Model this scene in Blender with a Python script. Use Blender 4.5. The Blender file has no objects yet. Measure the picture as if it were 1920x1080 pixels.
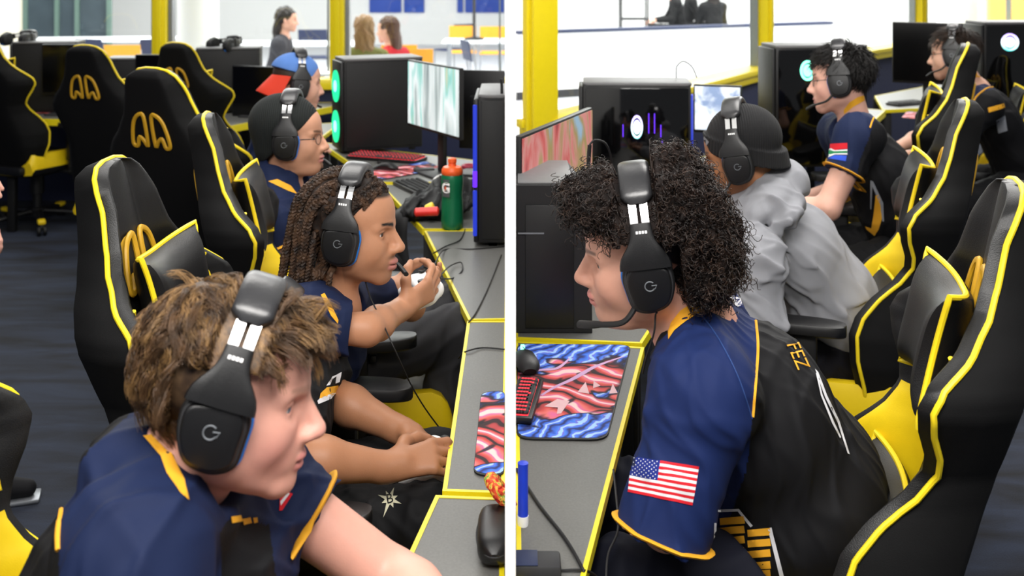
import bpy, bmesh, math, random
import numpy as np
from mathutils import Vector, Matrix
from mathutils.bvhtree import BVHTree
random.seed(7); np.random.seed(7)
SC = bpy.context.scene
COL = SC.collection
PI = math.pi
# camera constants: a level camera with a downward lens shift
F, CX, YH, HC = 2000.0, 960.0, -60.0, 1.72
def P(px, py, d):
    return np.array([(px - CX) * d / F, d, HC - (py - YH) * d / F])
def D(px, py, z):
    return P(px, py, (HC - z) * F / (py - YH))
def V(*a): return np.array(a, float)
def unit(v):
    v = np.asarray(v, float); return v / (np.linalg.norm(v) + 1e-12)
def lin(h):
    h = h.lstrip('#'); c = [int(h[i:i + 2], 16) / 255 for i in (0, 2, 4)]
    return [x / 12.92 if x <= .04045 else ((x + .055) / 1.055) ** 2.4 for x in c]

# ---------------------------------------------------------------- materials
def nt(name):
    m = bpy.data.materials.new(name); m.use_nodes = True
    t = m.node_tree; b = t.nodes['Principled BSDF']
    return m, t, b
def N(t, typ, **kw):
    n = t.nodes.new(typ)
    for k, v in kw.items():
        if k.startswith('i_'):
            n.inputs[k[2:].replace('_', ' ')].default_value = v
        else: setattr(n, k, v)
    return n
def mat(name, col, rough=.5, metal=0., var=.12, scale=40., bump=0., bscale=200., spec=.5, coat=0., sheen=0., alpha=None, attr=None):
    m, t, b = nt(name); L = t.links
    c = lin(col) if isinstance(col, str) else list(col)
    co = N(t, 'ShaderNodeTexCoord')
    nz = N(t, 'ShaderNodeTexNoise', i_Scale=scale, i_Detail=3.)
    L.new(co.outputs['Object'], nz.inputs['Vector'])
    r = N(t, 'ShaderNodeMapRange'); r.inputs['To Min'].default_value = 1 - var; r.inputs['To Max'].default_value = 1 + var
    L.new(nz.outputs['Fac'], r.inputs['Value'])
    mx = N(t, 'ShaderNodeVectorMath', operation='SCALE')
    if attr:
        a = N(t, 'ShaderNodeAttribute', attribute_name=attr); L.new(a.outputs['Color'], mx.inputs[0])
    else: mx.inputs[0].default_value = c
    L.new(r.outputs['Result'], mx.inputs['Scale']); L.new(mx.outputs[0], b.inputs['Base Color'])
    b.inputs['Roughness'].default_value = rough; b.inputs['Metallic'].default_value = metal
    b.inputs['Specular IOR Level'].default_value = spec
    b.inputs['Coat Weight'].default_value = coat
    if sheen: b.inputs['Sheen Weight'].default_value = sheen; b.inputs['Sheen Roughness'].default_value = .5
    if bump:
        n2 = N(t, 'ShaderNodeTexNoise', i_Scale=bscale, i_Detail=2.)
        L.new(co.outputs['Object'], n2.inputs['Vector'])
        bp = N(t, 'ShaderNodeBump', i_Strength=bump, i_Distance=.002)
        L.new(n2.outputs['Fac'], bp.inputs['Height']); L.new(bp.outputs['Normal'], b.inputs['Normal'])
    return m
def emit(name, col, s=1.0):
    m, t, b = nt(name); c = lin(col)
    b.inputs['Base Color'].default_value = (*[x * .2 for x in c], 1); b.inputs['Emission Color'].default_value = (*c, 1)
    b.inputs['Emission Strength'].default_value = s; return m
def glass_mat(name, tint=(1, 1, 1), refl=.05, rough=0.02):
    m, t, b = nt(name); L = t.links
    tr = N(t, 'ShaderNodeBsdfTransparent'); tr.inputs[0].default_value = (*tint, 1)
    gl = N(t, 'ShaderNodeBsdfGlossy'); gl.inputs['Roughness'].default_value = rough
    fr = N(t, 'ShaderNodeValue'); fr.outputs[0].default_value = refl
    mx = N(t, 'ShaderNodeMixShader'); L.new(fr.outputs[0], mx.inputs[0]); L.new(tr.outputs[0], mx.inputs[1]); L.new(gl.outputs[0], mx.inputs[2])
    L.new(mx.outputs[0], t.nodes['Material Output'].inputs['Surface']); return m
def ramp_mat(name, stops, scale=6., detail=4., dist=2., rough=.5, emis=0., stretch=(1, 1, 1), wave=False, coord='Object', coat=0.):
    m, t, b = nt(name); L = t.links
    co = N(t, 'ShaderNodeTexCoord'); mp = N(t, 'ShaderNodeMapping'); mp.inputs['Scale'].default_value = stretch
    L.new(co.outputs[coord], mp.inputs['Vector'])
    if wave:
        tx = N(t, 'ShaderNodeTexWave', i_Scale=scale, i_Distortion=dist, i_Detail=detail); tx.inputs['Detail Scale'].default_value = 1.6
    else:
        tx = N(t, 'ShaderNodeTexNoise', i_Scale=scale, i_Detail=detail, i_Distortion=dist)
    L.new(mp.outputs[0], tx.inputs['Vector'])
    cr = N(t, 'ShaderNodeValToRGB'); e = cr.color_ramp.elements
    while len(e) < len(stops): e.new(.5)
    for k, (p, c) in enumerate(stops):
        e[k].position = p; e[k].color = (*lin(c), 1)
    L.new(tx.outputs['Fac'], cr.inputs[0]); L.new(cr.outputs[0], b.inputs['Base Color'])
    b.inputs['Roughness'].default_value = rough; b.inputs['Coat Weight'].default_value = coat
    if emis:
        L.new(cr.outputs[0], b.inputs['Emission Color']); b.inputs['Emission Strength'].default_value = emis
        b.inputs['Base Color'].default_value = (0, 0, 0, 1)
    return m

# ---------------------------------------------------------------- mesh builder
class MB:
    def __init__(s): s.v = []; s.f = []; s.m = []; s.n = 0
    def add(s, verts, faces, mi=0):
        verts = np.asarray(verts, float).reshape(-1, 3)
        o = s.n; s.v.append(verts); s.n += len(verts)
        for f in faces: s.f.append(tuple(int(i) + o for i in f))
        if isinstance(mi, (list, tuple, np.ndarray)): s.m.extend(int(x) for x in mi)
        else: s.m.extend([mi] * len(faces))
        return s
    def box(s, c, size, R=None, bev=0., mi=0, seg=2):
        bm = bmesh.new(); bmesh.ops.create_cube(bm, size=1)
        bmesh.ops.scale(bm, vec=size, verts=bm.verts)
        if bev: bmesh.ops.bevel(bm, geom=bm.edges[:], offset=min(bev, min(size) * .49), segments=seg, affect='EDGES', profile=.5)
        return s.bm(bm, c, R, mi)
    def bm(s, bm, c=(0, 0, 0), R=None, mi=0):
        bm.verts.index_update()
        vs = np.array([v.co[:] for v in bm.verts]); fs = [[v.index for v in f.verts] for f in bm.faces]
        bm.free()
        if R is not None: vs = vs @ np.asarray(R).T
        return s.add(vs + np.asarray(c, float), fs, mi)
    def tube(s, pts, r, n=8, closed=False, mi=0, flat=1.0, up=None, caps=True):
        pts = np.asarray(pts, float); k = len(pts)
        r = np.full(k, r, float) if np.isscalar(r) else np.asarray(r, float)
        if closed: tg = np.roll(pts, -1, 0) - np.roll(pts, 1, 0)
        else: tg = np.gradient(pts, axis=0)
        tg /= np.linalg.norm(tg, axis=1)[:, None] + 1e-12
        u0 = np.array(up if up is not None else ((0, 0, 1) if abs(tg[0][2]) < .9 else (1, 0, 0)), float)
        vs = []; fs = []
        u = u0
        for i in range(k):
            if up is not None: u = u0
            u = u - tg[i] * (u @ tg[i]); nu = np.linalg.norm(u)
            u = u / nu if nu > 1e-6 else unit(np.cross(tg[i], (0.3, .9, .1)))
            w = np.cross(tg[i], u)
            for j in range(n):
                a = 2 * PI * j / n
                vs.append(pts[i] + r[i] * (math.cos(a) * u * flat + math.sin(a) * w))
        K = k if closed else k - 1
        for i in range(K):
            a = i * n; b = ((i + 1) % k) * n
            for j in range(n):
                fs.append((a + j, a + (j + 1) % n, b + (j + 1) % n, b + j))
        if not closed and caps:
            fs.append(tuple(range(n - 1, -1, -1))); fs.append(tuple((k - 1) * n + j for j in range(n)))
        return s.add(vs, fs, mi)
    def rings(s, rings, closed_v=False, caps=True, mi=0, mfun=None):
        R = np.asarray(rings, float); k, n = R.shape[:2]; fs = []; ms = []
        for i in range(k if closed_v else k - 1):
            a = i * n; b = ((i + 1) % k) * n
            for j in range(n):
                fs.append((a + j, a + (j + 1) % n, b + (j + 1) % n, b + j)); ms.append(mfun(i, j) if mfun else mi)
        if caps and not closed_v:
            fs.append(tuple(range(n - 1, -1, -1))); fs.append(tuple((k - 1) * n + j for j in range(n)))
            ms += [mfun(0, 0) if mfun else mi] * 2
        return s.add(R.reshape(-1, 3), fs, ms)
    def lathe(s, prof, n=24, c=(0, 0, 0), R=None, mi=0):
        rs = []
        for (r, z) in prof:
            rs.append([(r * math.cos(2 * PI * j / n), r * math.sin(2 * PI * j / n), z) for j in range(n)])
        rs = np.asarray(rs)
        if R is not None: rs = rs @ np.asarray(R).T
        return s.rings(rs + np.asarray(c, float), mi=mi)
    def prism(s, poly, h, c=(0, 0, 0), R=None, bev=0., mi=0, seg=2):
        """polygon in XY from z=0 to h"""
        bm = bmesh.new(); vs = [bm.verts.new((x, y, 0)) for x, y in poly]
        f = bm.faces.new(vs); r = bmesh.ops.extrude_face_region(bm, geom=[f])
        bmesh.ops.translate(bm, vec=(0, 0, h), verts=[e for e in r['geom'] if isinstance(e, bmesh.types.BMVert)])
        bmesh.ops.recalc_face_normals(bm, faces=bm.faces)
        if bev:
            ed = [e for e in bm.edges if abs(e.verts[0].co.z - e.verts[1].co.z) < 1e-6]
            bmesh.ops.bevel(bm, geom=ed, offset=bev, segments=seg, affect='EDGES', profile=.5)
        return s.bm(bm, c, R, mi)
    def ball(s, c, r, n=16, R=None, mi=0):
        bm = bmesh.new(); bmesh.ops.create_uvsphere(bm, u_segments=n, v_segments=max(6, n * 2 // 3), radius=1)
        r = (r, r, r) if np.isscalar(r) else r
        bmesh.ops.scale(bm, vec=r, verts=bm.verts); return s.bm(bm, c, R, mi)
    def mesh(s, name, smooth=True):
        me = bpy.data.meshes.new(name); vs = np.concatenate(s.v) if s.v else np.zeros((0, 3))
        me.from_pydata(vs.tolist(), [], s.f)
        me.polygons.foreach_set('material_index', np.array(s.m, np.int32))
        if smooth: me.polygons.foreach_set('use_smooth', np.ones(len(s.f), bool))
        me.update(); return me
def link(o, parent=None, label=None, cat=None, group=None, kind=None):
    COL.objects.link(o)
    if parent is not None: o.parent = parent
    if label: o['label'] = label
    if cat: o['category'] = cat
    if group: o['group'] = group
    if kind: o['kind'] = kind
    return o
def obj(name, mb, mats, parent=None, label=None, cat=None, group=None, kind=None, smooth=True, loc=None, sharp=40, rel=True):
    """mb in the parent's local space; rel=False: mb is in world space and parent is an unrotated Empty"""
    me = mb.mesh(name, smooth) if isinstance(mb, MB) else mb
    for m in (mats if isinstance(mats, (list, tuple)) else [mats]): me.materials.append(m)
    if not rel and parent is not None:
        me.transform(Matrix.Translation(-Vector(wloc(parent))))
    if smooth and sharp:
        me.set_sharp_from_angle(angle=math.radians(sharp))
    o = bpy.data.objects.new(name, me)
    if loc is not None: o.location = loc
    return link(o, parent, label, cat, group, kind)
def wloc(o):
    l = Vector(o.location)
    while o.parent is not None: o = o.parent; l = l + Vector(o.location)
    return l
def thing(name, label, cat, loc=(0, 0, 0), rz=0., group=None, s=1.):
    o = bpy.data.objects.new(name, None); o.location = loc; o.rotation_euler = (0, 0, rz); o.scale = (s, s, s)
    o.empty_display_size = .1
    return link(o, None, label, cat, group)
def dup(o, parent=None):
    c = o.copy(); COL.objects.link(c)
    if parent is not None: c.parent = parent
    for ch in list(o.children): dup(ch, c)
    return c
def dup_thing(o, loc, rz, label, s=1., group=None):
    c = dup(o); c.location = loc; c.rotation_euler = (0, 0, rz); c.scale = (s, s, s); c['label'] = label
    if group: c['group'] = group
    return c
def Rz(a): c, s = math.cos(a), math.sin(a); return np.array([[c, -s, 0], [s, c, 0], [0, 0, 1.]])
def Ry(a): c, s = math.cos(a), math.sin(a); return np.array([[c, 0, s], [0, 1., 0], [-s, 0, c]])
def Rx(a): c, s = math.cos(a), math.sin(a); return np.array([[1., 0, 0], [0, c, -s], [0, s, c]])
def frame(x, z):
    """rotation with columns x, y, z; x is kept, z is made square to it"""
    x = unit(x); z = np.asarray(z, float); z = unit(z - x * (x @ z)); return np.stack([x, np.cross(z, x), z], 1)
def spline(pts, n, closed=False):
    p = np.asarray(pts, float); k = len(p); out = []
    segs = k if closed else k - 1
    t = np.linspace(0, segs, n, endpoint=not closed)
    for x in t:
        i = min(int(x), segs - 1); u = x - i
        g = (lambda j: p[j % k]) if closed else (lambda j: p[min(max(j, 0), k - 1)])
        a, b, c, d = g(i - 1), g(i), g(i + 1), g(i + 2)
        out.append(.5 * (2 * b + (c - a) * u + (2 * a - 5 * b + 4 * c - d) * u * u + (3 * b - a - 3 * c + d) * u ** 3))
    return np.array(out)
def text_mb(s, size, depth=.0008, R=None, c=(0, 0, 0), bold=0.):
    cu = bpy.data.curves.new('t', 'FONT'); cu.body = s; cu.size = size; cu.extrude = depth; cu.align_x = 'CENTER'; cu.align_y = 'CENTER'; cu.offset = bold
    o = bpy.data.objects.new('t', cu); COL.objects.link(o)
    dg = bpy.context.evaluated_depsgraph_get(); me = bpy.data.meshes.new_from_object(o.evaluated_get(dg))
    vs = np.array([v.co[:] for v in me.vertices]); fs = [list(p.vertices) for p in me.polygons]
    bpy.data.objects.remove(o); bpy.data.meshes.remove(me); bpy.data.curves.remove(cu)
    if R is not None: vs = vs @ np.asarray(R).T
    return vs + np.asarray(c, float), fs

M = {}
M['black'] = mat('black_plastic', '#0d0d0f', .42, bump=.15, bscale=900)
M['blackm'] = mat('black_matte', '#0a0a0c', .6, bump=.2, bscale=700)
M['leather'] = mat('black_leatherette', '#101011', .44, bump=.25, bscale=520, spec=.4)
M['mesh'] = mat('black_chair_fabric', '#0c0c0d', .8, bump=.3, bscale=900, spec=.2)
M['yellow'] = mat('yellow_leatherette', '#f2cf16', .42, bump=.15, bscale=500, var=.05)
M['pipe'] = mat('yellow_piping', '#f5d820', .45, var=.04)
M['gold'] = mat('slot_yellow', '#c99a1e', .5, var=.1)
M['desk'] = ramp_mat('grey_desk_laminate', [(.3, '#5b5b58'), (.7, '#656562')], scale=220, detail=3, dist=0, rough=.45)
M['edge'] = mat('yellow_edge_band', '#e6d31a', .4, var=.05)
M['white'] = mat('white_paint', '#fafaf9', .6, var=.02)
M['navywall'] = mat('navy_wall_paint', '#22294a', .6, var=.06)
M['frame'] = mat('yellow_frame_paint', '#f3dc1c', .35, var=.03)
M['steel'] = mat('grey_steel', '#8b9095', .4, metal=.6)
M['chrome'] = mat('brushed_steel', '#dcdcdc', .28, metal=1., var=.06, scale=15)
M['dark'] = mat('dark_grey', '#2a2a2c', .55)
M['greytop'] = mat('grey_case_panel', '#6a6a6b', .5)
M['rubber'] = mat('rubber', '#0b0b0c', .6)
M['blue'] = mat('blue_plastic', '#1f7fe0', .4)
M['navy'] = mat('navy_plastic', '#1c2748', .5)
M['orange'] = mat('orange_seat', '#e8a228', .5)
# ---------------------------------------------------------------- the two rooms either side of the thin divider
def struct(name, mb, m, **k): return obj(name, mb, m, kind='structure', **k)
# carpet
m, t, b = nt('navy_carpet'); L = t.links
co = N(t, 'ShaderNodeTexCoord'); mp = N(t, 'ShaderNodeMapping'); mp.inputs['Rotation'].default_value = (0, 0, .5); mp.inputs['Scale'].default_value = (1.1, 4.5, 1)
L.new(co.outputs['Object'], mp.inputs[0])
n1 = N(t, 'ShaderNodeTexNoise', i_Scale=1.6, i_Detail=4., i_Distortion=.6); L.new(mp.outputs[0], n1.inputs['Vector'])
n2 = N(t, 'ShaderNodeTexNoise', i_Scale=260., i_Detail=2.); L.new(co.outputs['Object'], n2.inputs['Vector'])
cr = N(t, 'ShaderNodeValToRGB'); e = cr.color_ramp.elements
e[0].position = .36; e[0].color = (*lin('#1b1d24'), 1); e[1].position = .66; e[1].color = (*lin('#333c50'), 1)
L.new(n1.outputs['Fac'], cr.inputs[0])
br = N(t, 'ShaderNodeTexBrick', i_Scale=1.0); br.inputs['Color1'].default_value = (1, 1, 1, 1); br.inputs['Color2'].default_value = (.82, .84, .9, 1)
br.inputs['Mortar'].default_value = (.8, .8, .8, 1); br.inputs['Mortar Size'].default_value = .004; br.inputs['Brick Width'].default_value = .6; br.inputs['Row Height'].default_value = .6
mp2 = N(t, 'ShaderNodeMapping'); mp2.inputs['Rotation'].default_value = (0, 0, .35); L.new(co.outputs['Object'], mp2.inputs[0]); L.new(mp2.outputs[0], br.inputs['Vector'])
mx = N(t, 'ShaderNodeMix', data_type='RGBA', blend_type='MULTIPLY'); mx.inputs[0].default_value = .7
L.new(cr.outputs[0], mx.inputs[6]); L.new(br.outputs[0], mx.inputs[7])
m2 = N(t, 'ShaderNodeMix', data_type='RGBA', blend_type='MULTIPLY'); m2.inputs[0].default_value = .55
L.new(mx.outputs[2], m2.inputs[6]); L.new(n2.outputs['Fac'], m2.inputs[7]); L.new(m2.outputs[2], b.inputs['Base Color'])
b.inputs['Roughness'].default_value = .95
bp = N(t, 'ShaderNodeBump', i_Strength=.5, i_Distance=.004); L.new(n2.outputs['Fac'], bp.inputs['Height']); L.new(bp.outputs[0], b.inputs['Normal'])
M['carpet'] = m
M['vinyl'] = ramp_mat('pale_vinyl_floor', [(.3, '#c9cbd2'), (.7, '#dcdde2')], scale=3, rough=.35)
WR = [V(-.0, 4.95), V(.24, 5.33), V(1.84, 7.82), V(3.75, 10.2), V(6.2, 13.2)]   # right window wall, plan line
YL = 7.9
def flat(poly, z, name, m):
    mb = MB(); mb.add([(x, y, z) for x, y in poly] + [(x, y, z - .05) for x, y in poly],
                      [tuple(range(len(poly)))] + [(i, i + len(poly), (i + 1) % len(poly) + len(poly), (i + 1) % len(poly)) for i in range(len(poly))])
    return struct(name, mb, m, smooth=False)
DXL, DXR = -.0108, .0058
flat([(-7, -1.5), (7.5, -1.5), (7.5, 14.8), (6.2, 13.2), (1.84, 7.82), (DXR, 4.95), (DXR, YL), (-7, YL)], 0, 'floor', M['carpet'])
flat([(-9, YL), (0, YL), (0, 24), (-9, 24)], 0, 'floor_cafeteria_left', M['vinyl'])
flat([(0, 4.95), (1.84, 7.82), (6.2, 13.2), (7.5, 14.8), (16, 24), (0, 24)], 0, 'floor_cafeteria_right', M['vinyl'])
mb = MB(); mb.box(((DXL + DXR) / 2, (1.66 + 24) / 2, 1.6), (DXR - DXL, 24 - 1.66, 3.2)); struct('wall_divider', mb, M['white'], smooth=False)
mb = MB(); mb.box((-4.5, 24.05, 1.8), (9, .1, 3.6)); struct('wall_back_left', mb, M['white'], smooth=False)
mb = MB(); mb.box((8, 24.05, 1.8), (16, .1, 3.6)); struct('wall_back_right', mb, M['white'], smooth=False)
mb = MB(); mb.box((-7.05, 3.2, 1.6), (.1, 9.4, 3.2)); struct('wall_left', mb, M['navywall'], smooth=False)
# left window wall: navy apron, yellow sill, posts, panes
GL = glass_mat('window_glass', (.96, .98, .97))
mb = MB(); mb.box((-3.5 + DXL / 2, YL + .05, .415), (7 + DXL, .12, .83)); struct('wall_apron_left', mb, M['navywall'], smooth=False)
def post(px, d, z0, z1, w, name='window_post', st=True, y=None):
    x = (px - CX) * d / F; mb = MB()
    mb.box((x, d, (z0 + z1) / 2), (w, .12, z1 - z0), bev=.006)
    mb.box((x, d - .065, (z0 + z1) / 2), (w * .42, .03, z1 - z0), bev=.006)
    return mb
xs = [(303 - CX) * YL / F, (634 - CX) * YL / F]
win = [(-7.0, xs[0]), (xs[0], xs[1]), (xs[1], DXL)]
for k, (a, b_) in enumerate(win):
    w = thing('window_%d' % (k + 1), None, None, loc=((a + b_) / 2, YL, .83)); w['kind'] = 'structure'
    fm = MB(); fm.box(((a + b_) / 2, YL, .865), (b_ - a, .16, .08), bev=.01); fm.box(((a + b_) / 2, YL, 3.1), (b_ - a, .12, .16), bev=.01)
    if k < 2:
        px = 303 if k == 0 else 634
        x = xs[k]; fm.box((x, YL, 1.95), (.105, .13, 2.2), bev=.006); fm.box((x, YL - .07, 1.95), (.045, .03, 2.2), bev=.005)
    obj('window_frame', fm, M['frame'], w, rel=False)
    sm = MB()
    if k > 0: sm.box((a + .07, YL + .02, 1.95), (.03, .08, 2.1))
    sm.box((b_ - .08, YL + .04, 2.0), (.012, .03, 2.1)); obj('steel_stop', sm, M['steel'], w, rel=False)
    gm = MB(); gm.box(((a + b_) / 2, YL + .01, 1.95), (b_ - a - .02, .008, 2.14)); obj('pane', gm, GL, w, rel=False)
# right window wall follows the slanted line
def wall_seg(p, q, z0, z1, th, mb, off=0.):
    d = unit(np.append(q - p, 0)); n = np.array([-d[1], d[0], 0]); c = np.append((p + q) / 2, (z0 + z1) / 2) + n * off
    mb.box(c, (np.linalg.norm(q - p), th, z1 - z0), R=frame(d, (0, 0, 1)), bev=.005)
mb = MB()
for p, q in zip(WR[:-1], WR[1:]): wall_seg(p + (np.array([.05, .075]) if p is WR[0] else 0), q, 0, .93, .08, mb, off=.0)
struct('wall_apron_right', mb, M['navywall'], smooth=False)
pr = [(WR[0] + V(.03, .05), None), (V(.24, 5.33), .02), (V(1.84, 7.82), .0), (V(3.9, 10.38), 0), (V(6.2, 13.2), 0)]
pts = [WR[0] + V(.11, .16), V((1014 - CX) * 5.05 / F, 5.05), V(1.84, 7.86), V(3.98, 10.45), V(6.2, 13.2)]
for k in range(4):
    p, q = pts[k], pts[k + 1]
    w = thing('window_%d' % (k + 4), None, None, loc=(*((p + q) / 2), .93)); w['kind'] = 'structure'
    fm = MB(); wall_seg(p, q, .915, 1.0, .17, fm); wall_seg(p, q, .965, 1.004, .2, fm); wall_seg(p, q, 3.0, 3.15, .12, fm)
    d = unit(np.append(q - p, 0)); R = frame(d, (0, 0, 1))
    if k < 3:
        wd = (.115, .12, .12)[k]
        fm.box((*q, 2.0), (wd, .13, 2.1), R=R, bev=.006); fm.box(np.array((*q, 2.0)) - R[:, 1] * .07, (wd * .45, .03, 2.1), R=R, bev=.005)
    obj('window_frame', fm, M['frame'], w, rel=False)
    sm = MB(); sm.box(np.array((*q, 2.0)) - d * .085 + R[:, 1] * .03, (.014, .06, 2.1), R=R); obj('steel_stop', sm, M['steel'], w, rel=False)
    gm = MB(); wall_seg(p, q, 1.0, 3.0, .008, gm, .01); obj('pane', gm, GL, w, rel=False)
# ---------------------------------------------------------------- racing chair (local: seat centre over the origin, faces +X)
def interp(z, tab):
    a = np.array(tab); return np.interp(z, a[:, 0], a[:, 1])
HW = [(.44, .20), (.50, .245), (.58, .268), (.66, .268), (.73, .25), (.80, .226), (.855, .222), (.90, .245), (.945, .27), (.985, .292), (1.02, .29), (1.06, .256), (1.10, .205),
      (1.16, .155), (1.22, .130), (1.27, .115), (1.30, .096), (1.318, .066), (1.325, .025)]
BO = [(.44, .06), (.52, .095), (.60, .14), (.67, .166), (.72, .164), (.77, .138), (.82, .095), (.865, .074), (.90, .082), (.95, .108), (.995, .122), (1.03, .112), (1.07, .075), (1.12, .05), (1.17, .04), (1.24, .035), (1.325, .01)]
LEAN = math.tan(math.radians(15))
def back_x(z): return -.225 - (z - .5) * LEAN - .02 * math.sin((z - .5) / .8 * PI)
BACKTOP = (back_x(1.3) - .02, 0, 1.325)
us = np.concatenate([np.linspace(-1, 1, 33)])
def back_rings(zs):
    R = []
    for z in zs:
        w = interp(z, HW); bo = interp(z, BO); xb = back_x(z); th = .055 * min(1, w / .1) + .01
        ring = []
        for u in us:
            a = abs(u); s = np.clip((a - .46) / .50, 0, 1); s = s * s * (3 - 2 * s)
            e = math.sqrt(max(0, 1 - max(0, (a - .9) / .1) ** 2))
            ring.append((xb + bo * s - .03 * (1 - e) + .012 * (1 - (u / .42) ** 2 if a < .42 else 0), w * u, z))
        for u in us[::-2]:
            a = abs(u); e = math.sqrt(max(0, 1 - max(0, (a - .82) / .18) ** 2))
            s = np.clip((a - .5) / .5, 0, 1)
            ring.append((xb - th * (.25 + .75 * e) + bo * .30 * s * s, w * u * (.985 - .03 * s), z))
        R.append(ring)
    return np.array(R)
zs_b = np.concatenate([np.linspace(.44, 1.26, 72), [1.275, 1.29, 1.30, 1.31, 1.318, 1.322, 1.325]])
nf = len(us)
def make_chair(label):
    r = thing('gaming_chair', label, 'chair', group='black and yellow racing style chairs')
    R = back_rings(zs_b)
    def mf(i, j):
        if j >= nf - 1: return 2
        u = abs((us[j] + us[j + 1]) / 2); z = zs_b[i]
        top = 1.03 + .0 * u - max(0, u - .78) * .25
        lo = .46
        if z >= .865 and .52 < u < .755 and z < 1.035 - max(0, .6 - u) * .5: return 1
        if z < .865 and u > .56 - .10 * (z < .8) and u < .87: return 1
        return 0
    mb = MB(); mb.rings(R, mfun=mf); obj('backrest', mb, [M['leather'], M['yellow'], M['mesh']], r, sharp=60)
    # piping round the front edge
    L_ = [R[i][0] + V(.004, -.003, 0) for i in range(len(zs_b))]; Rr = [R[i][nf - 1] + V(.004, .003, 0) for i in range(len(zs_b))]
    mb = MB(); mb.tube(np.array(L_ + Rr[::-1]), .0055, 8); obj('piping', mb, M['pipe'], r)
    k0 = int(np.argmin(np.abs(zs_b - .87))); k1 = int(np.argmin(np.abs(zs_b - 1.035))); mb = MB()
    for iu in (int(np.argmin(np.abs(us - .75))), int(np.argmin(np.abs(us + .75)))):
        q = [R[i][iu] + V(.002, 0, 0) for i in range(k0, k1 + 1)]; q.append(R[k1 + 2][iu + (2 if us[iu] > 0 else -2)] + V(.002, 0, 0)); mb.tube(q, .0042, 6)
    obj('inner_piping', mb, M['pipe'], r)
    # belt slots: a rim on both faces and a dark throat
    for s in (-1, 1):
        mb = MB(); th = MB()
        cs = [(.018, 1.158), (.04, 1.166), (.066, 1.145), (.082, 1.10), (.086, 1.06), (.066, 1.055), (.054, 1.085), (.034, 1.075), (.018, 1.06)]
        loop = spline([(0, y * s, z) for y, z in cs], 40, True)
        for side in (0, 1):
            q = loop.copy(); q[:, 0] = [back_x(z) + (.016 if side == 0 else -.068) for z in q[:, 2]]
            mb.tube(q, .0075, 8, closed=True, flat=.8)
        q0 = loop.copy(); q1 = loop.copy(); q0[:, 0] = [back_x(z) + .018 for z in loop[:, 2]]; q1[:, 0] = [back_x(z) - .07 for z in loop[:, 2]]
        c = loop.mean(0); q0 = q0; mb.rings([q0, q1], caps=False)
        k = .93
        for q, sgn in ((q0, -.006), (q1, .006)):
            qq = q.copy(); qq[:, 0] += sgn; th.add(qq, [tuple(range(len(qq)))])
        sl = obj('belt_slot', mb, M['gold'], r); obj('slot_throat', th, M['blackm'], sl)
    # pillows
    def pillow(zc, hy, hz, tk, name):
        mb = MB(); n = 22; vs = {}; fs = []
        g = np.linspace(-1, 1, n); W = []
        for sd in (1, -1):
            for v in g:
                for u in g:
                    y = hy * u * (1 + .10 * v * v - .10 * (1 - abs(u)) ** 2 * 0) * (1 - .06 * (1 - v * v)); z = hz * v * (1 - .24 * (1 - u * u) * (1 if v > 0 else .6))
                    t = tk * (max(0, 1 - u ** 4) * max(0, 1 - v ** 4)) ** .55 + .004
                    W.append((back_x(zc + z) + .035 + .05 * abs(u) ** 2.5 + (t if sd > 0 else -.3 * t), y, zc + z))
        W = np.array(W); k = n * n
        for sd in (0, 1):
            for a in range(n - 1):
                for b_ in range(n - 1):
                    q = (sd * k + a * n + b_, sd * k + a * n + b_ + 1, sd * k + (a + 1) * n + b_ + 1, sd * k + (a + 1) * n + b_)
                    fs.append(q if sd == 0 else q[::-1])
        rim = [b_ for b_ in range(n)] + [a * n + n - 1 for a in range(1, n)] + [(n - 1) * n + b_ for b_ in range(n - 2, -1, -1)] + [a * n for a in range(n - 2, 0, -1)]
        for i in range(len(rim)):
            j = (i + 1) % len(rim); fs.append((rim[i], rim[i] + k, rim[j] + k, rim[j]))
        mb.add(W, fs); p = obj(name, mb, M['leather'], r)
        pm = MB(); pm.tube(W[rim] + V(.0, 0, 0), .0058, 8, closed=True); obj('piping', pm, M['pipe'], p)
    pillow(1.035, .15, .115, .06, 'neck_pillow')
    pillow(.66, .165, .10, .06, 'lumbar_pillow')
    # seat
    Rg = []; xs_ = np.concatenate([[-.265, -.26], np.linspace(-.25, .22, 14), [.25, .27, .28, .285]])
    for x in xs_:
        w = .26 + .015 * math.sin((x + .25) * 5); e = 1. if x < .22 else math.sqrt(max(.05, 1 - ((x - .22) / .068) ** 2)); e2 = e if x > -.255 else .6
        ring = []
        for u in np.linspace(-1, 1, 21):
            a = abs(u); s = np.clip((a - .55) / .3, 0, 1); s = s * s * (3 - 2 * s); q = math.sqrt(max(0, 1 - max(0, (a - .85) / .15) ** 2))
            ring.append((x, w * u, .40 + (.085 + .045 * s) * (.25 + .75 * q) * e2))
        for u in np.linspace(1, -1, 9): ring.append((x, w * u * .96, .40 - .03 * (1 - u * u) * e2))
        Rg.append(ring)
    mb = MB(); mb.rings(Rg, mfun=lambda i, j: 1 if (j < 5 or 15 <= j < 24) else (1 if j >= 24 and False else 0)); obj('seat', mb, [M['leather'], M['yellow']], r, sharp=60)
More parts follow.
